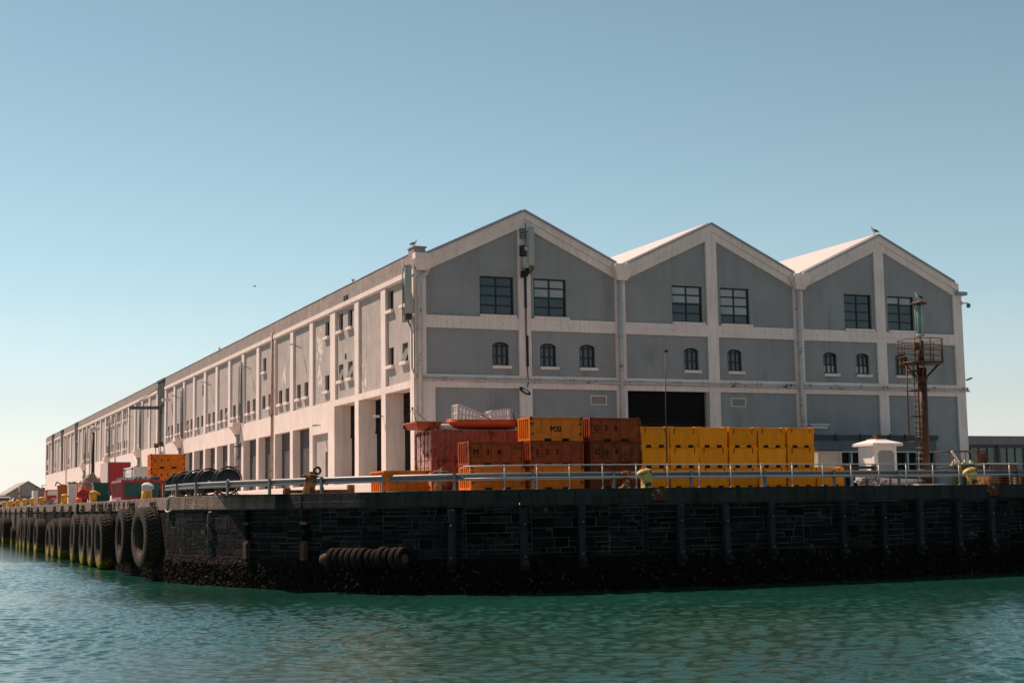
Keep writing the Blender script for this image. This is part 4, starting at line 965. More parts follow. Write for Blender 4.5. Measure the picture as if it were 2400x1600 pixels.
g = MB(); g.box(34.92, 35.05, 80.9, 80.99, 15.6, 17.6); g.box(34.96, 35.0, 80.93, 80.99, 13.9, 15.6); g.box(34.98, 35.12, 80.9, 80.99, 12.0, 13.9); g.tube([(35.04, 80.93, 12.0), (35.06, 80.9, 11.0), (34.95, 80.8, 10.75)], .03, 6); g.build('bundle', m_cable, t)
g = MB(); g.box(35.06, 35.2, 80.92, 80.995, 11.3, 17.3); g.build('trunking', m_trim, t)
g = MB()
for i in range(4):
    rot = Matrix.Rotation(R(28), 3, 'Y')
    o = MB(); o.torus((0, 0, 0), .2-.02*i, .022, 'Y', 16, 5)
    g.add([(rot @ Vector((v[0]*1.9, v[1], v[2]*.7)))+Vector((34.75, 80.72-.03*i, 10.5)) for v in o.v], o.f, True)
tag(g.build('cable_coil', m_cable), 'coil of black cable hanging under the pipe on the first gable', 'cable coil')
t = thing('side_cables', 'tangle of cables and small boxes behind the corner antenna', 'cable', (27.6, 82, 14), world=True)
g = MB()
for i in range(5): g.tube([(27.5, 81.3+.1*i, 17.3), (27.42, 81.2+.1*i, 16.2), (27.5, 81.3+.08*i, 15.0), (27.62, 81.15, 14.2)], .025, 5)
g.build('loose_cable', m_cable, t)
g = MB(); g.tube([(27.6, 81.2, 14.4), (27.72, 81.15, 13.9), (27.72, 81.15, 11.8), (27.9, 80.9, 11.15)], .06, 7); g.build('conduit', m_pipe, t)
g = MB(); g.box(27.5, 27.8, 81.5, 81.9, 15.9, 16.4); g.box(27.5, 27.8, 81.5, 81.9, 14.7, 15.3); g.build('junction_box', m_black, t)
# CCTV on the right eave
t = thing('security_camera', 'dome security camera on a bracket at the right eave', 'camera', (68.2, 80.95, 17.2))
g = MB(); g.tube([(-.1, 0, 0), (.45, 0, .02)], .05, 8); g.box(-.14, -.04, -.1, .1, -.12, .12); g.build('arm', m_trim, t)
g = MB(); g.lathe([(0, -.32), (.1, -.29), (.15, -.2), (.15, -.08), (.1, 0), (0, .02)], 14, 'Z', (.5, 0, 0)); g.build('dome', m_galv, t)
t = thing('eave_lamp', 'small dark lamp at the right edge above the service pipe', 'wall lamp', (68.2, 80.95, 11.9)); g = MB(); g.cbox((.25, 0, 0), (.45, .2, .08), Matrix.Rotation(R(-20), 3, 'Y')); g.build('lamp_head', m_black, t)
g = MB(); g.box(67.6, 68.5, YB-.25, YB+.3, 17.75, 17.98); g.build('eave_gutter', m_roofedge, B)

# annex in front of the third gable
A = thing('annex', 'low grey annex with dark doors at the foot of the third gable', 'annex', (57, 79, QZ), world=True)
AX0, AX1, AY = 52.6, 63.0, 78.0
doors = [(53.1, 54.0), (54.3, 55.2), (55.45, 56.1), (56.3, 57.0), (59.75, 60.5), (60.7, 61.3), (61.55, 62.1), (62.25, 62.7)]
g = MB(); holed(g, AX0, AX1, QZ-.2, 7.5, [(a, b, QZ-.1, 6.68) for a, b in doors], 'XZ', AY, .15); g.add([(AX1, AY, QZ), (AX1, YB, QZ), (AX1, YB, 7.5), (AX1, AY, 7.5)], [(0, 1, 2, 3)]); g.add([(AX0, AY, QZ), (AX0, YB, QZ), (AX0, YB, 7.5), (AX0, AY, 7.5)], [(3, 2, 1, 0)]); g.box(AX0, AX1, AY+.2, YB, 7.4, 7.5); g.build('annex_wall', m_annex, A, fixn=False)
g = MB(); g.box(AX0-.1, AX1+.1, AY-.1, AY+.05, 7.5, 7.82); g.build('fascia_strip', m_net2, A)
g = MB()
for x in (53.4, 55, 56.9, 59.2, 60.4, 62): g.box(x-.03, x+.03, AY-.18, AY-.1, 7.42, 7.9)
g.build('fascia_bracket', m_black, A)
g = MB(); g.box(AX0, AX1, AY-.12, AY-.0, 6.70, 6.78); g.build('eaves_trim', m_pipe, A)
for a, b in doors:
    g = MB(); g.box(a, b, AY+.15, AY+.2, QZ, 6.68); o = g.build('glazed_door', m_blackdoor, A); g = MB(); g.box(a-.1, a, AY-.03, AY+.02, QZ, 6.68); g.build('door_frame', m_pipe, o)
    g = MB(); g.box(a, b, AY+.1, AY+.15, 5.55, 5.6); g.build('door_rail', m_galv, o)
g = MB(); g.box(53.0, 54.4, 77.6, 78.0, 8.4, 8.5); g.box(53.1, 54.3, 77.7, 80.9, 8.2, 8.35); tag(g.build('awning_bracket', m_pipe), 'small pale awning frame on the wall right of the yellow tubs', 'awning')
# neighbour building
Nb = thing('glazed_building', 'low neighbouring building with tall green glazing at the right edge', 'building', (80, 95, QZ), world=True)
g = MB(); g.box(69, 112, 95.3, 125, QZ-.2, 8.2); g.build('body', m_shedwall, Nb)
g = MB(); g.box(69, 112, 95.0, 125.2, 8.0, 8.7); g.build('roof', m_annex, Nb)
for i in range(9):
    x0 = 69.3+i*4.6; g = MB(); g.box(x0, x0+4.3, 95.2, 95.28, 5.2, 7.75); o = g.build('window', g_green, Nb); g = MB()
    for j in range(1, 5): g.box(x0+j*.86-.035, x0+j*.86+.035, 95.12, 95.2, 5.2, 7.75)
    g.build('glazing_bars', m_black, o)
g = MB(); g.box(69, 112, 95.05, 95.28, 7.75, 8.0); g.box(69, 112, 95.05, 95.28, 4.3, 5.2)
for i in range(10): x0 = 69.15+i*4.6; g.box(x0-.15, x0+.15, 94.95, 95.05, 4.3, 8.0)
g.build('frame', m_black, Nb)

# ------------------------------------------------------------------ cargo bins
def cargo_bin(text, mat, label, loc, rz=0, text_size=.32, spacing=None, lid=True, fr=None, L_=2.65, D_=1.4, H_=1.09, name='cargo_bin', group='stacked steel cargo bins'):
    t = thing(name, label, 'cargo bin', loc, rz, group); fr = fr or mat
    g = MB(); g.box(-L_/2+.06, L_/2-.06, -D_/2+.05, D_/2-.05, .12, H_-.06)
    n = 5; wd = (L_-.2)/n
    for i in range(n):     # pressed front and rear panels
        x0 = -L_/2+.1+i*wd
        for sg in (-1, 1): g.box(x0+.018, x0+wd-.018, sg*(D_/2-.05), sg*(D_/2-.028), .17, H_-.12)
    g.build('body', mat, t)
    m4 = int((D_-.2)/.24)
    for sg in (-1, 1):
        g = MB(); g.box(sg*(L_/2-.065), sg*(L_/2-.045), -D_/2+.09, D_/2-.09, .12, H_-.09)
        for i in range(m4+1): y = -D_/2+.13+i*(D_-.26)/m4; g.box(sg*(L_/2-.046), sg*(L_/2+.0), y-.04, y+.04, .13, H_-.1)
        g.build('ribbed_end', mat, t)
    g = MB(); c = .085
    for sx_ in (-1, 1):
        for sy_ in (-1, 1):
            x = sx_*(L_/2-c/2); y = sy_*(D_/2-c/2); g.box(x-c/2, x+c/2, y-c/2, y+c/2, 0, H_)
    for sy_ in (-1, 1):
        y = sy_*(D_/2-.035)
        g.box(-L_/2+c, L_/2-c, y-.033, y+.033, H_-.085, H_-.005)
        for a, b in ((-L_/2+c, -.62), (-.26, .26), (.62, L_/2-c)): g.box(a, b, y-.032, y+.032, .015, .14)
    for sx_ in (-1, 1):
        x = sx_*(L_/2-.035); g.box(x-.033, x+.033, -D_/2+c, D_/2-c, H_-.085, H_-.005); g.box(x-.032, x+.032, -D_/2+c, D_/2-c, .015, .14)
    g.build('corner_frame', fr, t, bevel=.008)
    for x in (-.44, .44): g = MB(); g.box(x-.18, x+.18, -D_/2+.04, D_/2-.04, .02, .13); g.build('fork_pocket', m_void, t)  # blocks coloured as the shade inside the pockets
    for sx_ in (-1, 1):
        for sy_ in (-1, 1): g = MB(); g.box(sx_*(L_/2-.01), sx_*(L_/2-.13), sy_*(D_/2+.01), sy_*(D_/2-.1), H_-.14, H_+.02); g.build('corner_casting', m_rust, t)
        for z in (.3, .75): g = MB(); g.box(sx_*(L_/2-.06), sx_*(L_/2-.2), -D_/2-.03, -D_/2+.02, z, z+.07); g.build('hinge', m_rust, t)
    if text:
        if spacing:
            for i, ch in enumerate(text): lettering(ch, text_size, m_letter, t, (-L_/2+.1+wd*(i+.5)+(spacing-wd)*i, -D_/2+.024, H_*.55))
        else: lettering(text, text_size, m_letter, t, (-.05, -D_/2+.024, H_*.5), squeeze=.8)
    return t
Yc = 60.5+.7; X1, X2, X0 = 27.6, 30.6, 24.65; H = 1.1
cargo_bin('', m_amber, 'amber steel bin at the bottom of the stack under bin S57', (X1, Yc, QZ), 0)
cargo_bin('S57', m_orange, 'orange-brown steel bin marked S 5 7, middle of its stack', (X1, Yc+.03, QZ+H), 0, .36, .49)
cargo_bin('M20', m_amber, 'amber steel bin marked M20 on top of the stack', (X1-.02, Yc, QZ+2*H), 0, .38)
cargo_bin('', m_darkorange, 'dark rusted bin at the bottom below bin G39', (X2, Yc+.06, QZ), 0)
cargo_bin('G39', m_darkorange, 'dark rusty bin marked G 3 9, middle of its stack', (X2+.02, Yc+.02, QZ+H), 0, .36, .49)
cargo_bin('G38', m_orange, 'rust-blotched orange bin marked G 3 8, top of its stack', (X2-.02, Yc, QZ+2*H), 0, .36, .49)
cargo_bin('', m_amber, 'amber bin on the ground beneath bin M34', (X0, Yc, QZ), .02)
cargo_bin('M34', m_orange, 'orange-brown bin marked M 3 4 in front of the red container', (X0-.03, Yc+.02, QZ+H), .0, .38, .55)
# stack further left
zg = ground(18.9, 113.7)
cargo_bin('', m_amber, 'amber bin at the bottom under bin G40', (18.95, 113.7, zg), 0)
cargo_bin('G40', m_amber, 'amber bin marked G 4 0 behind the cable reels', (18.95, 113.7, zg+H), 0, .32, .49)
cargo_bin('G37', m_amber, 'amber bin marked G 3 7 on top of bin G40', (18.95, 113.7, zg+2*H), 0, .32, .49)
# yellow insulated tubs
def tub(mat):
    t = thing('fish_tub', '', 'tub', group='yellow plastic fish tubs stacked on the quay')
    L_, D_, H_ = 1.58, 1.15, .95
    g = MB(); b, a = .955, 1.0; 
    vs = [(sx_*L_/2*k, sy_*D_/2*k, z) for (k, z) in ((b, .12), (a, H_-.07)) for (sx_, sy_) in ((-1, -1), (1, -1), (1, 1), (-1, 1))]
    g.add(vs, [(0, 3, 2, 1), (4, 5, 6, 7), (0, 1, 5, 4), (1, 2, 6, 5), (2, 3, 7, 6), (3, 0, 4, 7)])
    for (a0, a1) in ((-.62, -.30), (-.27, .22), (.25, .62)):
        for sg in (-1,):
            y0 = -D_/2*.962-.012; y1 = -D_/2*.995-.012
            g.add([(a0, y0, .17), (a1, y0, .17), (a1+.02, y1, H_-.12), (a0, y1, H_-.12), (a0, y0+.04, .17), (a1, y0+.04, .17), (a1+.02, y1+.04, H_-.12), (a0, y1+.04, H_-.12)], [(0, 1, 2, 3), (0, 4, 5, 1), (1, 5, 6, 2), (2, 6, 7, 3), (3, 7, 4, 0)])
    g.build('body', mat, t, bevel=.012)
    g = MB()
    for (a0, a1) in ((-.75, -.47), (-.2, .2), (.47, .75)): g.box(a0, a1, -D_/2*.96, D_/2*.96, 0, .12)
    g.build('foot', mat, t, bevel=.015)
    g = MB(); g.box(-.7, .7, -D_/2*.9, D_/2*.9, .02, .119); g.build('fork_pocket', m_void, t)  # block coloured as the shade between the feet
    g = MB(); g.box(-L_/2-.01, L_/2+.01, -D_/2-.01, D_/2+.01, H_-.07, H_-.005)
    for sx_ in (-1, 1): g.box(sx_*(L_/2+.012), sx_*(L_/2-.22), -D_/2-.012, D_/2+.012, H_-.075, H_+.018)
    g.build('lid', mat, t, bevel=.018)
    return t
def strap(t, x, l, tilt):
    g = MB(); g.cbox((0, 0, -l/2), (.028, .012, l), None); o = g.build('strap', m_strap, t, loc=(x, -.605, .93)); o.rotation_euler = (0, tilt, 0)
tubA = tub(m_tub); tubB = None; first = True
rown = ['top', 'middle', 'bottom']; coln = ['leftmost', 'second', 'third', 'fourth', 'fifth', 'sixth', 'seventh']
tx = [32.62, 34.22, 35.80, 37.42, 39.06, 40.70]
cnt = 0
for r in range(3):
    for c in range(7 if r == 2 else 6):
        x = tx[c] if c < 6 else 42.38
        loc = (x+random.uniform(-.02, .02), 61.1+random.uniform(-.04, .04), QZ+(2-r)*.965)
        lb = '%s yellow plastic tub from the left in the %s row' % (coln[c], rown[r])
        if c == 0: lb = 'leftmost yellow plastic tub in the %s row beside the rusty bins' % rown[r]
        if (r, c) == (0, 2):
            t = tub(m_tubpale); t.location = loc; t['label'] = 'paler orange strapless tub, third in the top row'
        elif first: t = tubA; first = False; t.location = loc; t['label'] = lb
        else:
            t = dup(tubA, loc, random.uniform(-.012, .012), lb)
            for ch in list(t.children):
                if ch.name.startswith('strap'): bpy.data.objects.remove(ch)
        cnt += 1
        if (r, c) in ((0, 2), (1, 0), (1, 4)): 
            t['_s'] = 0; continue
        t['_s'] = 1
for t in [o for o in bpy.data.objects if o.name.startswith('fish_tub')]:
    if t.get('_s'):
        strap(t, -.52, random.uniform(.22, .3), random.uniform(-.05, .18)); strap(t, .5, random.uniform(.22, .3), random.uniform(-.1, .15))
    if '_s' in t: del t['_s']

# shipping container (red)
def container(label, loc, mat, endmat, L_=5.9, D_=2.44, H_=2.9, rz=0, name='shipping_container', cat='container', digits='8'):
    t = thing(name, label, cat, loc, rz)     # origin at front-left bottom corner
    g = MB()
    def corr(p0, p1, nrm, z0, z1, amp=.045, per=.28):
        d = Vector(p1)-Vector(p0); n = int(d.length/per); vs = []
        for i in range(n):
            for (f, a) in ((0, 0), (.3, 0), (.5, -amp), (.8, -amp)):
                q = Vector(p0)+d*((i+f)/n)+Vector(nrm)*a; vs += [(q.x, q.y, z0), (q.x, q.y, z1)]
        q = Vector(p1); vs += [(q.x, q.y, z0), (q.x, q.y, z1)]
        g.add(vs, [(2*i, 2*i+2, 2*i+3, 2*i+1) for i in range(len(vs)//2-1)])
    corr((.1, .02), (L_-.1, .02), (0, -1), .12, H_-.1, -.045); corr((.1, D_-.02), (L_-.1, D_-.02), (0, 1), .12, H_-.1, -.045)
    g.box(.08, L_-.08, .08, D_-.08, H_-.12, H_-.03)
    g.build('corrugated_wall', mat, t, fixn=False)
    g = MB(); c = .14
    for x in (0, L_-c):
        for y in (0, D_-c): g.box(x, x+c, y, y+c, 0, H_)
    for y in (0, D_-.08): g.box(c, L_-c, y+.001, y+.079, 0, .14); g.box(c, L_-c, y+.001, y+.079, H_-.1, H_-.01)
    for x in (0, L_-.1): g.box(x+.001, x+.099, c, D_-c, 0, .14); g.box(x+.001, x+.099, c, D_-c, H_-.12, H_-.01)
    g.build('frame', mat, t, bevel=.01)
    g = MB(); g.box(.04, .1, c, D_/2-.01, .15, H_-.13); g.box(.04, .1, D_/2+.01, D_-c, .15, H_-.13)
    for z in (.8, 1.5, 2.2): g.box(.02, .045, c+.02, D_-c-.02, z, z+.04)
    o = g.build('end_door', endmat, t)
    g = MB()
    for y in (.42, .92, D_-.92, D_-.42): g.tube([(-.02, y, .1), (-.02, y, H_-.08)], .022, 6); g.box(-.06, .04, y-.05, y+.05, H_-.24, H_-.16); g.box(-.06, .04, y-.05, y+.05, .2, .28); g.box(-.05, .0, y-.02, y+.22, 1.1, 1.14)
    g.build('lock_rod', m_chain, o)
    if digits: lettering(digits, .32, m_letter, o, (.015, .66, 1.75), rot=(pi/2, 0, -pi/2))
    return t
container('faded red corrugated shipping container with pale rust-streaked doors', (22.85, 64.2, QZ), m_redcont, m_redend, digits='8')
# half height orange skip to its left
t = thing('ribbed_skip', 'low amber ribbed steel skip left of the red container', 'skip', (20.9, 63.0, QZ))
g = MB(); Ls, Ds, Hs = 2.1, 2.0, .92
g.box(-.9, 1.15, -.7, -.65, .05, Hs); g.box(-.9, 1.15, 1.25, 1.3, .05, Hs); g.box(-.9, -.85, -.65, 1.25, .05, Hs); g.box(1.1, 1.15, -.65, 1.25, .05, Hs); g.box(-.85, 1.1, -.65, 1.25, .05, .1); g.build('tub_wall', m_amber, t)
g = MB()
for i in range(7): y = -.6+i*.3; g.box(-.97, -.9, y-.045, y+.045, .05, Hs-.06)
for i in range(5): x = -.75+i*.45; g.box(x-.04, x+.04, -.76, -.7, .05, Hs-.06)
g.build('rib', m_amber, t)
g = MB(); g.box(-1.0, 1.25, -.8, -.64, Hs-.06, Hs+.03); g.box(-1.0, 1.25, 1.24, 1.4, Hs-.06, Hs+.03); g.box(-1.0, -.84, -.64, 1.24, Hs-.06, Hs+.03); g.box(1.09, 1.25, -.64, 1.24, Hs-.06, Hs+.03); g.build('rim', m_amber, t, bevel=.01)
# tray with sling on the container
zc = QZ+2.9
t = thing('rusty_tray', 'rusty orange tray with a lifting sling on the red container roof', 'tray', (22.9, 65.3, zc))
g = MB(); w, l = .64, 1.9
vs = [(-w*.8, -.55, .06), (w*.8, -.55, .06), (w*.8, l*.5, .06), (-w*.8, l*.5, .06), (-w, -.7, .36), (w, -.7, .36), (w, l*.6, .36), (-w, l*.6, .36)]
g.add(vs, [(0, 3, 2, 1), (0, 1, 5, 4), (1, 2, 6, 5), (2, 3, 7, 6), (3, 0, 4, 7)]); o = g.build('pan', m_traywood, t); md = o.modifiers.new('s', 'SOLIDIFY'); md.thickness = .03
g = MB(); g.box(-w-.04, w+.04, -.76, -.68, .33, .4); g.box(-w-.04, -w+.04, -.68, l*.6, .33, .4); g.box(w-.04, w+.04, -.68, l*.6, .33, .4); g.build('rim', m_traywood, t)
g = MB(); ap = (-.55, .1, 1.05)
for c in ((-.8, -.6, .38), (-.05, -.6, .38), (-.8, .9, .38), (-.05, .9, .38)): g.tube([c, ap], .012, 5)
g.tube([ap, (ap[0], ap[1], ap[2]+.06)], .05, 6); g.build('sling', m_chain, t)
g = MB(); g.lathe([(0, -.35), (.14, -.35), (.15, -.2), (.15, .2), (.14, .35), (0, .35)], 14, 'X', (.95, -.2, .16)); g.build('roller', m_whiteplastic, t)
# rescue boat hull with crates
t = thing('boat_hull', 'small orange open boat hull with blackened keel on the red container', 'boat', (25.75, 65.2, zc+.04))
secs = [(-1.75, .0, .40, .28), (-1.62, .22, .38, .12), (-1.35, .48, .36, .05), (-.9, .62, .36, 0), (0, .68, .36, 0), (1.0, .66, .37, 0), (1.55, .6, .40, .02), (1.72, .45, .42, .08)]
g = MB(); vs = []; n = 9
for (x, w, zt, zb) in secs:
    for k in range(n):
        a = pi*k/(n-1); y = -w*cos(a); z = zt-(zt-zb)*(sin(a)**.45 if sin(a) > 1e-6 else 0); vs.append((x, y, z+.06))
g.add(vs, [(i*n+k, (i+1)*n+k, (i+1)*n+k+1, i*n+k+1) for i in range(len(secs)-1) for k in range(n-1)]+[tuple(range(n)), tuple((len(secs)-1)*n+k for k in range(n))], True)
o = g.build('hull', m_hull, t, fixn=False); md = o.modifiers.new('s', 'SOLIDIFY'); md.thickness = .03
g = MB()
for sg in (-1, 1): g.tube([(x, sg*w, zt+.08) for (x, w, zt, zb) in secs], .035, 6)
g.build('gunwale', m_hull, t)
g = MB(); g.tube([(-1.35, -.3, .05), (-.9, -.42, .03), (0, -.5, .02), (1.1, -.46, .03), (1.6, -.36, .07)], .035, 6); g.build('keel_strip', m_black, t)
def basket(label, x0, x1, y0, y1, z0, h0, h1, cols_=8, lean=0):
    t = thing('plastic_basket', label, 'basket', ((x0+x1)/2, (y0+y1)/2, z0), 0, 'white slatted baskets in the orange boat')
    t.rotation_euler = (0, lean, .05); w = (x1-x0)/2; d = (y1-y0)/2
    for sg in (-1, 1):
        g = MB()
        for i in range(cols_+1):
            u = i/cols_; x = -w+2*w*u; h = h0+(h1-h0)*u; g.box(x-.05, x+.05, sg*d-.012, sg*d+.012, 0, h)
        n = 14
        for fz in (0.02, .48, .97):
            for i in range(n):
                u0, u1 = i/n, (i+1)/n; ha, hb = (h0+(h1-h0)*u0)*fz, (h0+(h1-h0)*u1)*fz
                g.bar((-w+2*w*u0, sg*d-.002*sg, ha), (-w+2*w*u1, sg*d-.002*sg, hb), .03, .085)
        g.build('slatted_side', m_whiteplastic, t)
    for sg, h in ((-1, h0), (1, h1)):
        g = MB()
        for i in range(4): y = -d+2*d*i/3; g.box(sg*w-.012, sg*w+.012, y-.03, y+.03, 0, h)
        for fz in (.03, .5, .96): g.box(sg*w-.015, sg*w+.015, -d, d, h*fz-.03, h*fz+.03)
        g.build('slatted_end', m_whiteplastic, t)
    g = MB(); g.box(-w, w, -d, d, .01, .03); g.build('base', m_whiteplastic, t); return t
basket('tall white slatted basket slumping to the right in the orange boat', 24.4, 25.85, 64.8, 65.5, zc+.40, .82, .34, 8, .03)
basket('smaller white slatted basket at the right end of the boat', 26.15, 27.1, 64.8, 65.5, zc+.38, .58, .66, 5, -.04)
t = thing('twisted_hose', 'dirty brown twisted hose lying between the two baskets', 'hose', (25.9, 64.9, zc+.5))
g = MB(); g.tube([(-.5, 0, .35), (-.2, -.05, .22), (.05, 0, .12), (.3, .05, .02), (.1, -.05, -.05), (-.2, -.05, .0)], .05, 6); g.build('coil', m_tarp, t)
g = MB(); g.tube([(.0, 0, .1), (.22, 0, .5), (.27, 0, .52), (.24, 0, .42), (.05, 0, .05)], .014, 5); g.build('wire_handle', m_galv, t)
t = thing('black_ropes', 'thin black ropes strung from the boat to bin M20', 'rope', (27.3, 64.5, zc), world=True)
g = MB()
g.tube([(27.15, 64.6, zc+1.0), (27.2, 64.5, zc+.5), (27.3, 64.4, zc+.15)], .03, 6)
for a, m2, b in (((27.2, 64.5, zc+.8), (27.5, 63.5, zc+.5), (26.9, 61.9, zc+.45)), ((27.3, 64.4, zc+.25), (27.3, 63.4, zc+.35), (26.9, 61.9, zc+.25)), ((27.25, 64.4, zc+.1), (27.2, 63.4, zc-.0), (26.9, 61.9, zc-.15))): g.tube([a, m2, b], .018, 5)
g.build('strand', m_cable, t)

# whip pole
t = thing('thin_pole', 'very tall thin rusty pole at the quay edge before the tubs', 'pole', (31.72, 57.75, QZ))
g = MB(); g.tube([(0, 0, 0), (0, 0, 3), (.07, 0, 6.15)], [.04, .032, .018], 6); g.build('shaft', m_mast, t); g = MB(); g.box(.02, .18, -.04, .04, 6.1, 6.2); g.build('tip_fitting', m_black, t)
# beige generator cabinet
t = thing('generator_cabinet', 'beige steel cabinet standing behind the yellow tubs at right', 'cabinet', (46.15, 66.4, QZ))
g = MB(); g.box(-.78, .76, -.5, .6, .3, 1.98); g.build('body', m_beige, t, bevel=.02); g = MB(); g.box(-.62, .5, -.52, -.5, .4, 1.85); g.box(.52, .56, -.53, -.5, .3, 1.98); g.build('door', m_beige, t); g = MB(); g.box(-.82, .8, -.54, .64, 1.98, 2.04); g.build('top_plate', m_black, t)
g = MB(); g.box(-.7, -.6, -.4, .5, 0, .3); g.box(.58, .68, -.4, .5, 0, .3); g.build('skid', m_black, t)
# hut
t = thing('white_hut', 'small white square hut with grey panels and a stepped roof', 'hut', (52.1, 70, QZ-.02))
Wd = 1.5; Hh = 2.45
g = MB(); g.box(0.0, Wd, 0, Wd, 0, Hh); g.build('body', m_hut, t)
def arched(u0, u1, z0, z1, ch=.14): return [(u0, z0), (u1, z0), (u1, z1-ch), (u1-ch*.3, z1-ch*.3), (u1-ch, z1), (u0+ch, z1), (u0+ch*.3, z1-ch*.3), (u0, z1-ch)]
for (pl, a0, a1) in (('XZ', -.02, .0), ('YZ', -.02, .0)):
    g = MB()
    # raised surround made of four strips leaves a recessed grey panel
    g.prism([(0, 0), (.17, 0), (.17, Hh), (0, Hh)], a0-.03, -.001, pl); g.prism([(Wd-.17, 0), (Wd, 0), (Wd, Hh), (Wd-.17, Hh)], a0-.03, -.001, pl)
    g.prism([(.17, Hh-.25), (Wd-.17, Hh-.25), (Wd-.17, Hh), (.17, Hh)], a0-.028, -.001, pl)
    g.prism([(.17, Hh-.42), (.34, Hh-.25), (.17, Hh-.25)], a0-.026, -.001, pl); g.prism([(Wd-.17, Hh-.42), (Wd-.17, Hh-.25), (Wd-.34, Hh-.25)], a0-.026, -.001, pl)
    g.build('surround', m_hut, t)
    g = MB(); g.prism([(.17, .1), (Wd-.17, .1), (Wd-.17, Hh-.25), (.17, Hh-.25)], -.012, -.002, pl); g.build('grey_panel', m_hutgrey if pl == 'XZ' else m_hut, t)
g = MB(); e = .3
g.box(-e, Wd+e, -e, Wd+e, Hh, Hh+.16)
c = Wd/2
g.add([(-e, -e, Hh+.16), (Wd+e, -e, Hh+.16), (Wd+e, Wd+e, Hh+.16), (-e, Wd+e, Hh+.16), (c-.45, c-.45, Hh+.36), (c+.45, c-.45, Hh+.36), (c+.45, c+.45, Hh+.36), (c-.45, c+.45, Hh+.36)], [(0, 1, 5, 4), (1, 2, 6, 5), (2, 3, 7, 6), (3, 0, 4, 7), (4, 5, 6, 7)])
g.box(c-.42, c+.42, c-.42, c+.42, Hh+.36, Hh+.42)
r_ = g.build('roof', m_hut, t, bevel=.02); g = MB(); g.box(c-.15, c+.22, c-.2, c+.2, Hh+.42, Hh+.7); g.box(c-.4, c-.3, c-.1, c+.1, Hh+.42, Hh+.52); g.build('vent_block', m_rust, r_)
# light tower
T = thing('light_tower', 'rust-brown harbour light tower with ladder, caged platform and green lantern', 'light tower', (50.28, 63.2, QZ))
g = MB(); g.tube([(.0, 0, .0), (.05, 0, 6.3)], .225, 18); g.box(-.5, .5, -.5, .5, 0, .06)
for a in range(4):
    dx, dy = cos(a*pi/2+.78), sin(a*pi/2+.78); g.add([(dx*.22, dy*.22, .06), (dx*.55, dy*.55, .06), (dx*.22, dy*.22, .5)], [(0, 1, 2)])
g.build('column', m_mast, T)
g = MB(); g.box(-1.0, .7, -.6, .6, -.0, .14); T2 = g.build('concrete_base', m_deck, T)
zp = 6.5; PR = 1.18
g = MB(); g.lathe([(0, zp), (PR, zp), (PR, zp+.07), (0, zp+.07)], 20); 
for a in range(6): dx, dy = cos(a*pi/3), sin(a*pi/3); g.bar((dx*.25, dy*.25, zp-.75), (dx*PR*.92, dy*PR*.92, zp), .06)
g.lathe([(.24, zp-.95), (.3, zp-.9), (.3, zp-.7), (.24, zp-.65)], 16); g.build('platform', m_mast, T)
g = MB()
for z in (zp+.35, zp+.65, zp+.95, zp+1.28): g.torus((0, 0, z), PR, .024, 'Z', 28, 5)
for a in range(9): dx, dy = cos(a*2*pi/9+.3), sin(a*2*pi/9+.3); g.tube([(dx*PR, dy*PR, zp), (dx*PR, dy*PR, zp+1.3)], .03, 6)
g.build('platform_railing', m_mast, T)
g = MB(); g.tube([(.03, 0, zp), (.03, 0, zp+1.25)], .16, 14); g.build('lantern_stem', m_mast, T)
g = MB(); g.box(-.62, -.3, -.35, -.15, zp+.75, zp+1.12); g.build('control_box', m_trestle, T)
g = MB(); g.tube([(.03, 0, zp+1.25), (.03, 0, zp+1.5)], .07, 8); z0 = zp+1.5
for a in range(6): dx, dy = cos(a*pi/3+.4)*.22, sin(a*pi/3+.4)*.22; g.tube([(.03+dx, dy, z0), (.03+dx, dy, z0+1.72)], .016, 5)
g.lathe([(0, z0), (.2, z0), (.22, z0+.05), (.2, z0+.09), (0, z0+.09)], 16, 'Z', (.03, 0, 0)); g.build('lantern_cage', m_pipe, T)
g = MB(); g.lathe([(0, z0+.1), (.13, z0+.1), (.15, z0+.2), (.15, z0+1.6), (.13, z0+1.7), (0, z0+1.7)], 18, 'Z', (.03, 0, 0)); g.build('lantern_lens', m_lampglass, T)
g = MB(); g.lathe([(0, z0+1.7), (.38, z0+1.72), (.44, z0+1.74), (.42, z0+1.78), (.2, z0+1.86), (0, z0+1.9)], 20, 'Z', (.03, 0, 0)); g.build('lantern_cap', m_mast, T)
LT_TOP = QZ+z0+1.9
g = MB()
for x in (-.62, -.36): g.tube([(x, -.12, .1), (x+.03, -.12, zp)], .03, 6)
g.build('ladder_stile', m_mast, T)
g = MB(); i = 0
while i*.29 < 6.1: g.tube([(-.66, -.12, .3+i*.29), (-.22, -.12, .3+i*.29)], .016, 5); i += 1
g.build('ladder_rung', m_ladder, T)
g = MB()
for z in (2.35, 3.7, 5.05, 6.1):
    pts_ = [(-.3+(-.78)*.5*(1-cos(a))-.0, -.1-.0-.42*sin(a), z) for a in [pi*i/8 for i in range(9)]]
    g.tube(pts_, .035, 6); g.box(-1.1, -.2, -.16, -.06, z-.04, z+.04)
for (x, y) in ((-1.08, -.12), (-.69, -.52)): g.tube([(x, y, 2.35), (x+.02, y, 6.5)], .04, 6)
g.build('ladder_cage', m_mast, T)
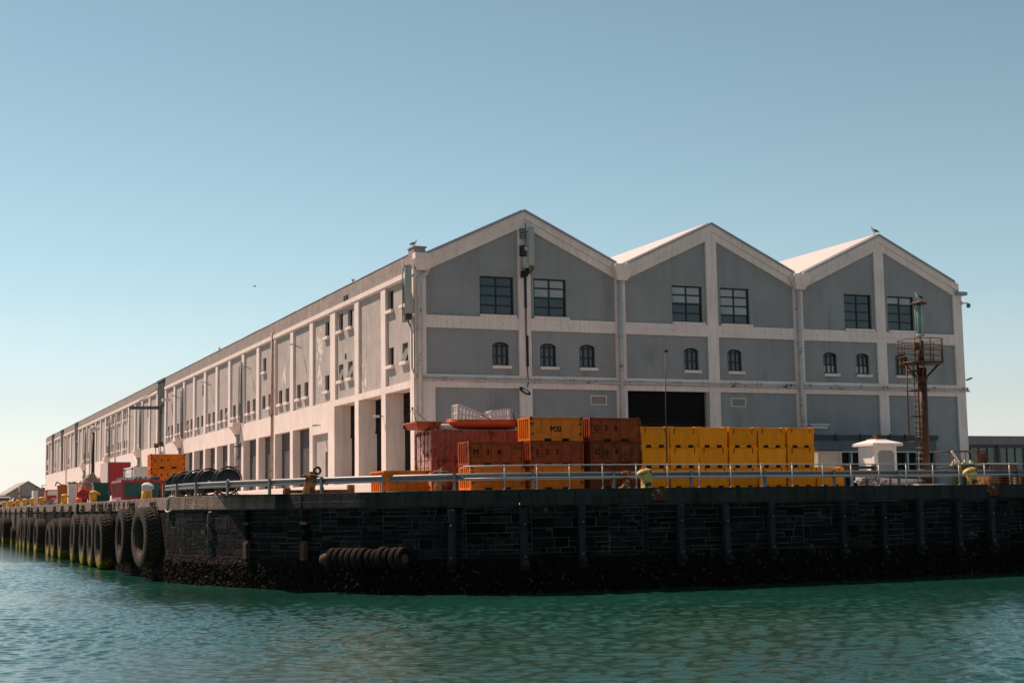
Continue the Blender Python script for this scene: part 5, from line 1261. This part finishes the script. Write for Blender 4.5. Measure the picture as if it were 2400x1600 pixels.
# gulls
def gull(label, loc, rz, sc=1.0, flying=False):
    t = thing('gull', label, 'gull', loc, rz, 'gulls on the harbour buildings')
    me = bpy.data.meshes.new('body')
    if flying: V = [(0, 0, 0), (.12, 0, .01), (.2, 0, .03), (.26, 0, .02), (-.15, 0, 0), (-.25, 0, 0)]; E_ = [(0, 1), (1, 2), (2, 3), (0, 4), (4, 5)]; RR = [.07, .06, .04, .012, .05, .03]
    else: V = [(0, 0, .22), (.1, 0, .27), (.16, 0, .35), (.18, 0, .42), (.27, 0, .41), (-.14, 0, .2), (-.28, 0, .18), (.0, .03, .1), (.0, .03, .01), (.05, .03, 0), (0, -.03, .1), (0, -.03, .01), (.05, -.03, 0)]; E_ = [(0, 1), (1, 2), (2, 3), (3, 4), (0, 5), (5, 6), (0, 7), (7, 8), (8, 9), (0, 10), (10, 11), (11, 12)]; RR = [.095, .085, .045, .05, .01, .07, .025, .014, .01, .01, .014, .01, .01]
    me.from_pydata(V, E_, []); me.materials.append(m_gullw)
    o = bpy.data.objects.new('body', me); COL.objects.link(o); o.parent = t
    md = o.modifiers.new('skin', 'SKIN'); md.use_smooth_shade = True
    for i, r in enumerate(RR): me.skin_vertices[0].data[i].radius = (r, r)
    me.skin_vertices[0].data[0].use_root = True
    o.modifiers.new('sub', 'SUBSURF').levels = 2
    for sg in (-1, 1):
        g = MB()
        if flying: g.add([(.1, sg*.04, .03), (-.08, sg*.04, .02), (-.1, sg*.3, .16), (.12, sg*.3, .17), (-.12, sg*.62, .08), (-.02, sg*.6, .09)], [(0, 1, 2, 3), (3, 2, 4, 5)])
        else: g.lathe([(0, -.2), (.03, -.17), (.055, -.05), (.06, .08), (.04, .16), (0, .2)], 10, 'X', (0, 0, 0))
        w = g.build('wing', m_gulld, t)
        if flying: md = w.modifiers.new('s', 'SOLIDIFY'); md.thickness = .01
        else: w.location = (-.1, sg*.055, .225); w.rotation_euler = (0, -.22, 0); w.scale = (1.15, .8, 1)
    if not flying: g = MB(); g.tube([(.22, 0, .415), (.3, 0, .4)], [.014, .005], 6); g.build('beak', m_beak, t)
    t.scale = (sc*.85,)*3; return t
gull('gull standing on the lantern cap of the light tower', (50.3, 63.2, LT_TOP-.02), pi+.2, 1.25)
gull('gull perched on the peak of the third gable', (P3-.25, YB+.05, PK+.02), pi+.1, 1.45)
gull('gull standing on the corner pier beside the antenna', (XB+.1, YB+.3, 19.02), R(-60), 1.15)
gull('gull on the parapet above the second blank bay', (XB+.2, 94.3, 18.74), R(80), 1.25)
gull('pale gull far along the parapet of the long wall', (XB+.2, 139, 18.74), R(80), 1.3)
gull('lone gull flying in the blue sky left of the warehouse', (14.93, 66, 13.87), R(20), .32, True)
# green gas drums in a cage
t = thing('steel_cage', 'open rusty steel cage rack on the quay at right', 'cage', (55.4, 66.5, QZ))
g = MB(); W2, D2, H2 = 1.15, .7, 1.98
for x in (-W2, -.3, .5, W2):
    for y in (-D2, D2): g.tube([(x, y, 0), (x, y, H2)], .03, 6)
for z in (.1, 1.1, H2):
    for y in (-D2, D2): g.tube([(-W2, y, z), (W2, y, z)], .025, 6)
    for x in (-W2, W2): g.tube([(x, -D2, z), (x, D2, z)], .025, 6)
for i in range(12): x = .45+i*.06; g.tube([(x, -D2, .1), (x, -D2, H2)], .008, 4)
g.build('frame_bars', m_rust, t); g = MB(); g.box(-W2, W2, -D2, D2, .06, .1); g.build('floor_grate', m_rust, t); g = MB(); g.box(.75, 1.15, -.65, -.6, 1.3, 1.85); g.build('rusty_plate', m_rust, t)
def drum(label, x, y, z=.1):
    t = thing('gas_cylinder', label, 'gas cylinder', (55.4+x, 66.5+y, QZ+z), 0, 'green gas cylinders in the cage')
    g = MB(); g.lathe([(0, 0), (.24, 0), (.25, .05), (.25, 1.12), (.22, 1.22)], 20); g.build('tank', m_green, t)
    g = MB(); g.lathe([(.235, 1.19), (.2, 1.27), (.1, 1.33), (.06, 1.34), (.06, 1.42), (0, 1.43)], 18); g.build('shoulder', m_cream, t); return t
drum('green gas cylinder with cream shoulder, left end of the cage', -.75, -.25, .0); drum('green gas cylinder standing at the back of the cage', -.25, .25, .12); drum('green gas cylinder second from the right in the cage', .0, -.3, .08); drum('widest green gas cylinder at the right of the group', .42, -.25, .06)
t = thing('leaning_plank', 'pale plank leaning on the cage with a yellow post beneath', 'plank', (54.2, 65.6, QZ)); g = MB(); g.bar((-.2, 0, 1.95), (.3, 0, 1.35), .08, .1); g.build('plank', m_whiteplastic, t); g = MB(); g.box(.24, .34, -.05, .05, 0, 1.3); g.build('post', m_bollard, t)
t = thing('air_hose', 'dark red hose draped over the gas cylinders', 'hose', (55, 65.7, QZ)); g = MB(); g.tube([(-.5, 0, 1.6), (-.2, 0, 1.35), (.1, 0, 1.2), (.3, 0, .85), (.0, 0, .7), (-.2, 0, .5), (.3, 0, .4)], .035, 6); g.build('coil', m_rust, t)
# ribbed rack (right)
t = thing('slatted_crate', 'brown slatted crate with a shiny top rail right of the cage', 'crate', (57.7, 66.2, QZ))
g = MB(); 
for i in range(13): x = -.95+i*.158; g.box(x-.05, x+.05, -.5, -.46, .3, 1.22)
g.box(-1.0, 1.0, -.52, .5, .2, .3); g.build('slats', m_wood, t); g = MB(); g.box(-1.03, 1.03, -.55, .53, 1.22, 1.3); g.build('top_rail', m_pipe, t); g = MB(); g.box(-.98, .98, -.44, .48, .3, 1.2); g.build('lining', m_void, t)
t = thing('timber_stack', 'low stack of reddish timber at the right edge behind the rail', 'timber', (58.6, 63.5, QZ))
g = MB()
for r in range(4):
    for c in range(3): g.box(-1.9, 2.4+random.uniform(-.2, .2), -.5+c*.33, -.22+c*.33, .05+r*.14, .17+r*.14)
g.build('board', m_wood, t)
t = thing('dark_pallets', 'dark jumble of pallets under the guardrail at the far right', 'pallet', (55.0, 62.6, QZ))
g = MB()
for i in range(5): g.box(-1.5, 1.6, -.5, .5, .03+i*.13, .07+i*.13); g.box(-1.5, -1.4, -.5, .5, .07+i*.13, .16+i*.13); g.box(1.5, 1.6, -.5, .5, .07+i*.13, .16+i*.13); g.box(0, .1, -.5, .5, .07+i*.13, .16+i*.13)
g.build('slats', m_trestle, t)
# white boat and stool-like winch
t = thing('white_dinghy', 'small white boat with dark windscreen lying behind the handrail', 'boat', (48.7, 64.2, QZ))
g = MB(); secs = [(-2.0, .3, .55, .2), (-1.5, .75, .5, .05), (-.3, .95, .42, 0), (1.2, .95, .40, 0), (1.75, .85, .40, .02)]; vs = []; n = 9
for (x, w, zt, zb) in secs:
    for k in range(n): a = pi*k/(n-1); vs.append((x, -w*cos(a), zt-(zt-zb)*(sin(a)**.5 if sin(a) > 1e-6 else 0)))
g.add(vs, [(i*n+k, (i+1)*n+k, (i+1)*n+k+1, i*n+k+1) for i in range(len(secs)-1) for k in range(n-1)]+[tuple(range(n)), tuple((len(secs)-1)*n+k for k in range(n))], True)
g.add([(x, sg*w, zt) for (x, w, zt, zb) in secs for sg in (-1, 1)], [(2*i, 2*i+1, 2*i+3, 2*i+2) for i in range(len(secs)-1)]); g.build('hull', m_whiteboat, t, fixn=False)
g = MB(); g.add([(-1.0, -.6, .42), (1.2, -.6, .40), (1.0, -.45, .85), (-.6, -.45, .85), (-1.0, .6, .42), (1.2, .6, .40), (1.0, .45, .85), (-.6, .45, .85)], [(0, 1, 2, 3), (4, 5, 6, 7), (0, 4, 7, 3), (1, 5, 6, 2), (3, 2, 6, 7)]); g.build('windscreen', g_dark, t)
t = thing('hand_winch', 'dark hand winch on a frame beside the yellow tubs', 'winch', (44.6, 62.2, QZ))
g = MB(); g.box(-.45, -.35, -.3, .3, 0, .9); g.box(.9, 1.0, -.3, .3, 0, .35); g.box(-.45, 1.6, -.06, .06, .92, 1.06); g.build('frame', m_black, t)
g = MB(); g.lathe([(0, -.3), (.18, -.3), (.16, -.2), (.12, .0), (.16, .2), (.18, .3), (0, .3)], 14, 'X', (-.1, 0, 1.0)); g.lathe([(0, -.05), (.2, -.05), (.2, .05), (0, .05)], 12, 'X', (1.6, 0, .95)); g.build('drum', m_rust, t)
t = thing('white_debris', 'jumble of broken white fittings on the deck by the winch', 'debris', (46.2, 62.0, QZ)); g = MB()
for i in range(18): g.cbox((random.uniform(-1, .9), random.uniform(-.3, .3), random.uniform(.05, .38)), (random.uniform(.1, .45), .15, random.uniform(.06, .2)), Matrix.Rotation(random.uniform(-.6, .6), 3, 'Y'))
g.build('pieces', m_junk, t)
for i in range(3): g = MB(); g.box(-.03, .03, -.03, .03, 0, .6); tag(g.build('short_post', m_black, loc=(45.3+i*.72, 61.6, QZ)), ['left', 'middle', 'right'][i]+' of three short black posts by the white fittings', 'post', 'short black posts by the winch')

# ------------------------------------------------------------------ left side of the deck
# cable reels
def reel(label, x, y, r=.72, grey=False):
    t = thing('cable_reel', label, 'cable reel', (x, y, ground(x, y)), R(-8), 'black cable reels in a row'); zc_ = .72+.05
    w = .62
    for sg in (-1, 1):
        g = MB(); g.torus((0, sg*w, zc_), r, .03, 'Y', 36, 6); g.torus((0, sg*w, zc_), r*.8, .02, 'Y', 30, 5)
        for a in range(6): dx, dz = cos(a*pi/3+y), sin(a*pi/3+y); g.bar((dx*.1, sg*w, zc_+dz*.1), (dx*r, sg*w, zc_+dz*r), .04)
        g.lathe([(0, sg*w-.01), (r*.84, sg*w-.01), (r*.84, sg*w+.01), (0, sg*w+.01)], 28, 'Y', (0, 0, zc_)); g.build('flange', m_black, t)
    g = MB(); pf = []
    for i in range(11): h = -w+.06+i*(2*w-.12)/10; pf += [(r*.74, h-.04), (r*.80, h), (r*.74, h+.04)]
    g.lathe([(0, -w+.02)]+pf+[(0, w-.02)], 28, 'Y', (0, 0, zc_)); g.build('wound_hose', m_greyhose if grey else m_black, t)
    g = MB()
    for sg in (-1, 1):
        y_ = sg*(w+.1); g.bar((-.55, y_, 0), (0, y_, zc_), .06); g.bar((.55, y_, 0), (0, y_, zc_), .06); g.bar((-.62, y_, .03), (.62, y_, .03), .05)
    g.tube([(0, -w-.12, zc_), (0, w+.12, zc_)], .04, 8); g.build('stand', m_rust if not grey else m_black, t)
    g = MB(); g.lathe([(0, -w-.14), (.07, -w-.14), (.08, -w-.1), (.08, -w-.02)], 14, 'Y', (0, 0, zc_)); g.build('hub', m_whiteplastic, t)
    return t
reel('nearest and rightmost black cable reel behind the guardrail', 15.85, 76.3); reel('black cable reel, second from the right', 15.6, 80.0); reel('black cable reel in the middle of the row', 15.5, 82.8)
reel('black cable reel, fourth from the right', 15.35, 85.6); reel('farthest reel at the left end wound with grey hose', 15.3, 88.6, .68, True)
t = thing('steel_racks', 'row of thin white slanted racks under the guardrail', 'rack', (14.7, 86.5, QZ)); g = MB()
for i in range(6): g.bar((i*.12, 0, 0), (i*.12+.1, .1, .55), .025); 
g.bar((0, 0, .02), (.75, 0, .02), .03); g.build('rail', m_ladder, t)
for i in range(2): g = MB(); g.box(-.09, .09, -.09, .09, 0, .55); tag(g.build('stub_post', m_black, loc=(14.45+i*.42, 89.2, QZ)), ['left', 'right'][i]+' of two dark stub posts left of the slanted racks', 'post', 'dark stub posts')
t = thing('yellow_trestle', 'long low dark yellow steel beam lying behind the guardrail', 'steel beam', (18.2, 67.2, QZ)); g = MB(); g.box(-1.6, 1.8, -.1, .1, .04, .2); g.box(-1.6, -1.3, -.15, .15, .0, .3); g.box(1.5, 1.8, -.15, .15, 0, .42); g.box(.2, .32, -.1, .1, .2, .33); g.build('beam', m_trestle, t, bevel=.01)
# red and teal skip
def rib_skip(label, loc, W_, D_, H_, fm, pm, lean=0):
    t = thing('rubbish_skip', label, 'skip', loc)
    g = MB(); g.box(0, W_, 0, .05, .15, H_); g.box(0, .05, .05, D_, .15, H_); g.box(W_-.05, W_, .05, D_, .15, H_); g.box(.05, W_-.05, D_-.05, D_, .15, H_); g.box(.05, W_-.05, .05, D_-.05, .15, .2); g.build('panel', pm, t)
    g = MB(); g.box(-.03, W_+.03, -.05, 0, H_-.16, H_+.02); g.box(-.03, W_+.03, -.05, 0, .1, .28); g.box(-.03, .12, -.048, 0, .28, H_-.16); g.box(W_/2+.15, W_/2+.4, -.048, 0, .28, H_-.16); g.box(W_-.1, W_+.03, -.048, 0, .28, H_-.16)
    n = int(D_/.55)
    for i in range(n+1): y = .02+i*(D_-.12)/n; g.box(-.07, 0, y, y+.12, .1, H_-.1)
    g.box(-.08, 0, -.05, D_, H_-.14, H_+.03); g.box(-.08, 0, -.05, D_, .1, .24); g.box(W_, W_+.08, -.05, D_, H_-.14, H_+.03); g.build('frame', fm, t, bevel=.01); return t
rib_skip('red framed skip with teal panels beside the whitewashed bollard', (13.8, 100, QZ), 2.55, 4.8, 1.36, m_redframe, m_teal)
t = thing('rubbish_heap', 'heap of white bags and scrap filling the red skip', 'rubbish', (15, 102, QZ+1.0)); g = MB()
for i in range(26):
    c = (random.uniform(-.6, .95), random.uniform(-1.6, 1.8)); g.lathe([(0, -.14), (.14, -.1), (.2, 0), (.13, .12), (0, .16)], 7, 'Z', (c[0], c[1], .38+random.uniform(0, .16)), False)
g.box(-.9, 1.3, -1.8, 2.6, 0, .3); g.build('bags', m_junk, t)
rib_skip('dark navy skip standing behind the red and teal one', (14.95, 107.0, QZ), 2.35, 4.0, 1.7, m_navy, m_navy)
t = thing('teal_bin', 'tall teal green steel bin on the quay edge behind a bollard', 'bin', (14.2, 114.6, QZ)); g = MB()
vs = [(-.5, -.5, .05), (.5, -.5, .05), (.5, .5, .05), (-.5, .5, .05), (-.58, -.58, 1.42), (.58, -.58, 1.42), (.58, .58, 1.42), (-.58, .58, 1.42)]
g.add(vs, [(0, 3, 2, 1), (0, 1, 5, 4), (1, 2, 6, 5), (2, 3, 7, 6), (3, 0, 4, 7), (4, 5, 6, 7)]); g.build('body', m_teal, t); g = MB(); g.box(-.63, .63, -.63, -.56, 1.36, 1.48); g.box(-.63, .63, .56, .63, 1.36, 1.48); g.box(-.63, -.56, -.56, .56, 1.36, 1.48); g.box(.56, .63, -.56, .56, 1.36, 1.48); g.build('rim', m_teal, t)
container('plain white container with an orange edged roof behind the amber bins', (18.0, 124, ground(18, 124)), m_whitebox, m_whitebox, 2.44, 5.9, 2.75, 0, 'white_container', 'container', '')
# box truck, sunlight on its left side put into a pale panel
t = thing('box_truck', 'red box truck seen end-on with a sunlit pale side wall', 'truck', (20.3, 158, ground(20.5, 158)))
g = MB(); g.box(0, 2.3, 0, 6.0, 1.0, 4.0); g.build('cargo_box', m_redbox, t, bevel=.02); g = MB(); g.box(-.03, -.002, .02, 6.0, 1.02, 3.98); g.build('side_panel', m_sunlitside, t)
g = MB(); g.box(-.03, .08, -.03, .03, 1.0, 4.03); g.box(2.22, 2.33, -.03, .03, 1.0, 4.03); g.box(.08, 2.22, -.03, .03, 3.9, 4.03); g.build('edge_trim', m_galv, t)
g = MB(); g.box(.2, 2.1, .2, 8.2, .6, 1.0); g.build('chassis', m_black, t); g = MB(); g.box(.1, 2.2, 6.2, 8.0, .9, 2.9); g.build('cab', m_whitebox, t, bevel=.1)
for x in (.1, 1.95):
    for y in (1.2, 7.0): g = MB(); g.lathe([(.2, 0), (.45, 0), (.48, .06), (.48, .2), (.45, .26), (.2, .26)], 18, 'X', (x, y, .48)); g.build('wheel', m_black, t)
# tarp covered trailer
t = thing('covered_trailer', 'trailer under a crumpled brown tarpaulin with a coral red bed', 'trailer', (16.4, 147, ground(16.5, 147)))
g = MB(); random.seed(11); n = 9; vs = []
for j in range(n):
    for i in range(n):
        u, v = i/(n-1), j/(n-1); z = 1.9+1.0*(1-abs(u-.5)*1.7)*(.75+.25*sin(v*7))+random.uniform(-.2, .2)
        if i in (0, n-1) or j in (0, n-1): z = 1.5+random.uniform(-.2, .3)
        vs.append((.0+u*2.1+random.uniform(-.06, .06), v*4, z))
g.add(vs, [(j*n+i, j*n+i+1, (j+1)*n+i+1, (j+1)*n+i) for j in range(n-1) for i in range(n-1)]); o = g.build('tarpaulin', m_tarp, t, fixn=False); md = o.modifiers.new('s', 'SOLIDIFY'); md.thickness = .02
g = MB(); g.box(0, 2.1, .1, 4, .9, 1.6); g.build('bed', m_hull, t, bevel=.03)
for x in (.0, 1.85):
    for y in (.9, 3.0): g = MB(); g.lathe([(.15, 0), (.38, 0), (.42, .1), (.38, .24), (.15, .24)], 16, 'X', (x, y, .42)); g.build('wheel', m_black, t)
# red hose machine
t = thing('red_machine', 'red framed pump machine with a round fan guard', 'pump', (14.95, 137.5, QZ)); g = MB()
g.box(0, .08, 0, .1, 0, 1.9); g.box(1.0, 1.08, 0, .1, 0, 1.9); g.box(.08, 1.0, 0, .1, 1.8, 1.9); g.box(.08, 1.0, 0, .1, .05, .15); g.box(0, .08, 1.2, 1.3, 0, 1.9); g.box(1.0, 1.08, 1.2, 1.3, 0, 1.9); g.box(0, 1.08, .1, 1.2, 1.82, 1.9); g.build('frame', m_redframe, t)
g = MB(); g.box(.1, .98, .3, 1.1, .15, 1.1); g.build('engine_cover', m_redbox, t, bevel=.05); g = MB(); g.lathe([(.1, 0), (.5, 0), (.55, .08), (.5, .22), (.1, .22)], 24, 'Y', (.55, .05, .75)); g.build('fan_guard', m_redframe, t)
t = thing('slatted_cabinet', 'tall white slatted cabinet with dark debris on top', 'cabinet', (13.95, 134.9, QZ)); g = MB()
for i in range(5): g.box(i*.15, i*.15+.09, -.02, .02, 0, 1.75)
g.box(0, .7, .02, .7, 0, 1.7); g.build('slatted_front', m_whitebox, t); g = MB()
for i in range(12): g.bar((random.uniform(-.1, .8), random.uniform(0, .6), 1.8+random.uniform(0, .15)), (random.uniform(-.1, .9), random.uniform(0, .6), 1.8+random.uniform(.0, .2)), .05)
g.box(-.03, .73, -.03, .73, 1.75, 1.8); g.build('debris', m_wood, t)
t = thing('orange_locker', 'tall orange steel locker with a peaked top at the quay edge', 'locker', (13.9, 143.6, QZ)); g = MB(); g.box(0, .92, 0, .9, 0, 1.78); g.prism([(-.04, 1.78), (.96, 1.78), (.5, 1.92)], -.05, .95); g.build('body', m_cab, t); g = MB(); g.box(.08, .84, -.02, 0, .1, 1.68); g.build('door', m_cab, t)
t = thing('blue_chute', 'bent blue steel chute poking up behind the orange locker', 'chute', (14.9, 152, QZ)); g = MB(); g.bar((-.3, 0, 2.3), (.9, 0, 1.55), .5, .08); g.bar((.9, 0, 1.55), (1.2, 0, .9), .5, .08); g.bar((-.3, .3, 2.3), (-.4, .3, 1.9), .5, .08); g.box(.3, .4, -.1, .1, 0, 1.8); g.build('sheet', m_bluesheet, t)
t = thing('net_pile', 'dark tangled heap of nets and gear left of the orange locker', 'net pile', (14.9, 161.5, QZ)); g = MB(); n = 14; vs = []
for j in range(8):
    for i in range(n): u = i/(n-1); v = j/7; vs.append((-.8+1.7*u, -1+2*v, .05+(.55*sin(pi*u)*sin(pi*v))*(1+.4*mnoise.noise((u*6, v*6, 3)))+.12*mnoise.noise((u*17, v*15, 1))))
g.add(vs, [(j*n+i, j*n+i+1, (j+1)*n+i+1, (j+1)*n+i) for j in range(7) for i in range(n-1)]); g.build('netting', m_net, t, fixn=False)
t = thing('tarp_bundle', 'low grey canvas bundle on the edge beside the net pile', 'bundle', (14.6, 149.5, QZ)); g = MB(); g.lathe([(0, -.5), (.18, -.45), (.28, -.2), (.26, .2), (.18, .45), (0, .5)], 12, 'X', (0, 0, .22)); g.build('canvas', m_junk, t)
t = thing('small_truck', 'dark red flatbed truck parked left of the orange locker', 'truck', (15.9, 178, QZ)); g = MB(); g.box(0, 1.9, 0, 1.8, .6, 1.9); g.build('cab', m_redbox, t, bevel=.12); g = MB(); g.box(.15, 1.75, -.03, 0, 1.25, 1.8); g.build('windscreen', m_whitebox, t); g = MB(); g.box(0, 1.9, 1.9, 6, .7, .9); g.build('flatbed', m_rust, t)
g = MB(); g.torus((.9, -.1, .55), .33, .06, 'Y', 18, 6); g.build('spare_wheel', m_whiteplastic, t)
for x in (.0, 1.6):
    for y in (.8, 4.6): g = MB(); g.lathe([(.15, 0), (.38, 0), (.42, .1), (.38, .26), (.15, .26)], 16, 'X', (x, y, .42)); g.build('wheel', m_black, t)
t = thing('white_cabinet', 'narrow tall white cabinet on the quay below the far shed', 'cabinet', (13.85, 169.7, QZ)); g = MB(); g.box(0, .48, 0, 2.2, 0, 1.72); g.build('body', m_whitebox, t); g = MB(); g.box(.5, 1.6, .2, 2, 1.55, 1.7); g.box(.55, .65, .2, .3, 0, 1.55); g.box(1.4, 1.5, .2, .3, 0, 1.55); g.build('side_shelf', m_cab, t)
t = thing('steel_fence', 'tall rusty barred steel gate panel near the far shed', 'fence', (13.9, 201.5, QZ)); g = MB()
for i in range(9): g.tube([(i*.14, 0, 0), (i*.14, 0, 2.3)], .018, 5)
g.tube([(0, 0, 2.3), (1.12, 0, 2.3)], .025, 5); g.tube([(0, 0, 1.2), (1.12, 0, 1.2)], .02, 5); g.build('bars', m_rust, t)
t = thing('striped_post', 'tall red and white striped post beside the far shed', 'post', (15.8, 217, QZ)); g = MB(); g.tube([(0, 0, 0), (0, 0, 3.2)], .06, 8); g.build('pole', m_whiteplastic, t); g = MB(); [g.tube([(0, 0, z), (0, 0, z+.4)], .075, 8) for z in (.2, 1.0, 1.8)]; g.build('red_band', m_redframe, t)
t = thing('white_van', 'white van partly cut by the left frame edge', 'van', (14.7, 244, QZ)); g = MB(); g.box(0, 1.8, 0, 4, .5, 1.8); g.build('body', m_whitebox, t, bevel=.15); g = MB(); g.box(.15, 1.65, -.02, .02, 1.1, 1.6); g.build('windscreen', g_dark, t)
for x in (.0, 1.6): g = MB(); g.lathe([(.1, 0), (.3, 0), (.33, .1), (.3, .22), (.1, .22)], 14, 'X', (x, .8, .34)); g.build('wheel', m_black, t)
t = thing('white_car', 'small pale car parked far left behind the bollards', 'car', (15.2, 222, QZ)); g = MB(); g.box(0, 1.7, 0, 4, .35, .9); g.prism([(.1, .9), (1.6, .9), (1.4, 1.4), (.3, 1.4)], .6, 3.2); g.build('body', m_whitebox, t, bevel=.1); g = MB(); g.prism([(.22, .95), (1.48, .95), (1.34, 1.33), (.36, 1.33)], .57, .6); g.build('windscreen', g_dark, t)
for x in (.0, 1.5): g = MB(); g.lathe([(.1, 0), (.3, 0), (.32, .1), (.3, .2), (.1, .2)], 14, 'X', (x, .8, .32)); g.build('wheel', m_black, t)
# lamp mast against long wall
t = thing('lamp_post', 'dark lamp post with a white floodlight head before the long wall', 'lamp post', (20.9, 176, ground(21, 176))); g = MB(); g.tube([(0, 0, 0), (0, 0, 8.0)], [.22, .16], 8); g.build('pole', m_black, t)
g = MB(); g.lathe([(0, 0), (.2, .05), (.32, .25), (.3, .6), (.15, .75), (0, .78)], 14, 'Z', (0, 0, 8.0)); g.lathe([(0, 0), (.2, .1), (.24, .3), (.1, .45), (0, .46)], 12, 'Z', (.5, 0, 8.2)); g.build('lamp_head', m_whitebox, t)
for x, y, z, lb in ((22, 267, 8.0, 'thin black lamp post with a short arm left of the warehouse end'), (25.2, 290, 8.7, 'thin dark lamp post at the far corner of the warehouse')):
    t = thing('street_lamp', lb, 'street lamp', (x, y, QZ), 0, 'thin far street lamps'); h = z-QZ; g = MB(); g.tube([(0, 0, 0), (0, 0, h)], .09, 6); g.build('pole', m_black, t); g = MB(); g.box(0, .7, -.08, .08, h-.05, h+.05); g.build('lamp_head', m_black, t)
# far sheds
def shed(label, x0, x1, y0, y1, ze, za, wm, rm):
    t = thing('far_shed', label, 'shed', (x0, y0, QZ), world=True, group='sheds beyond the far end of the quay'); xm = (x0+x1)/2
    g = MB(); g.prism([(x0, QZ), (x1, QZ), (x1, ze), (xm, za), (x0, ze)], y0, y1); g.build('wall', wm, t)
    g = MB()
    for (a, za_, b, zb_) in ((x0-.4, ze-.15, xm, za+.05), (xm, za+.05, x1+.4, ze-.15)): g.prism([(a, za_), (b, zb_), (b, zb_+.3), (a, za_+.3)], y0-.5, y1)
    g.build('roof', rm, t); g = MB(); g.box(xm-2.2, xm+3.2, y0-.06, y0, QZ, QZ+3); g.build('door', m_annex, t); return t
shed('grey gabled shed at the far left beyond the quay', 22.6, 31.2, 344, 380, 7.6, 10.3, m_shedwall, m_shedroofg)
shed('long low brown roofed shed behind the grey gabled one', -30, 24, 372, 392, 7.2, 8.9, m_shedroof, m_shedroof)
shed('brown roofed shed just left of the warehouse end', 26, 44, 385, 410, 8.0, 9.6, m_shedroof, m_shedroof)
# small clutter left edge
for i, (y, c, lb) in enumerate(((118, m_hull, 'coral buoy resting behind the large yellow bollard'), (130, m_hull, 'orange float left of the yellow bollard'), (193, m_whitebox, 'white crate on the quay near the steel gate'), (207, m_hull, 'orange crate on the quay near the left frame edge'), (232, m_black, 'dark crate beside the white van'))):
    t = thing('deck_clutter' if i > 1 else 'buoy', lb, 'crate' if i > 1 else 'buoy', (14.3, y, QZ)); g = MB()
    if i < 2: g.lathe([(0, 0), (.2, .03), (.3, .25), (.2, .48), (0, .52)], 14); g.build('float', c, t); g = MB(); g.torus((0, 0, .58), .07, .02, 'Y', 10, 5); g.build('eye', m_chain, t)
    else:
        g.box(-.4, .4, -.4, .4, 0, .5); g.build('box', c, t, bevel=.03); g = MB(); g.box(-.43, .43, -.43, .43, .5, .56); g.build('lid', c, t)

for o in bpy.data.objects:
    if '_w' in o: del o['_w']
    for k_ in ('label',):
        if k_ in o and o[k_] == '': del o[k_]
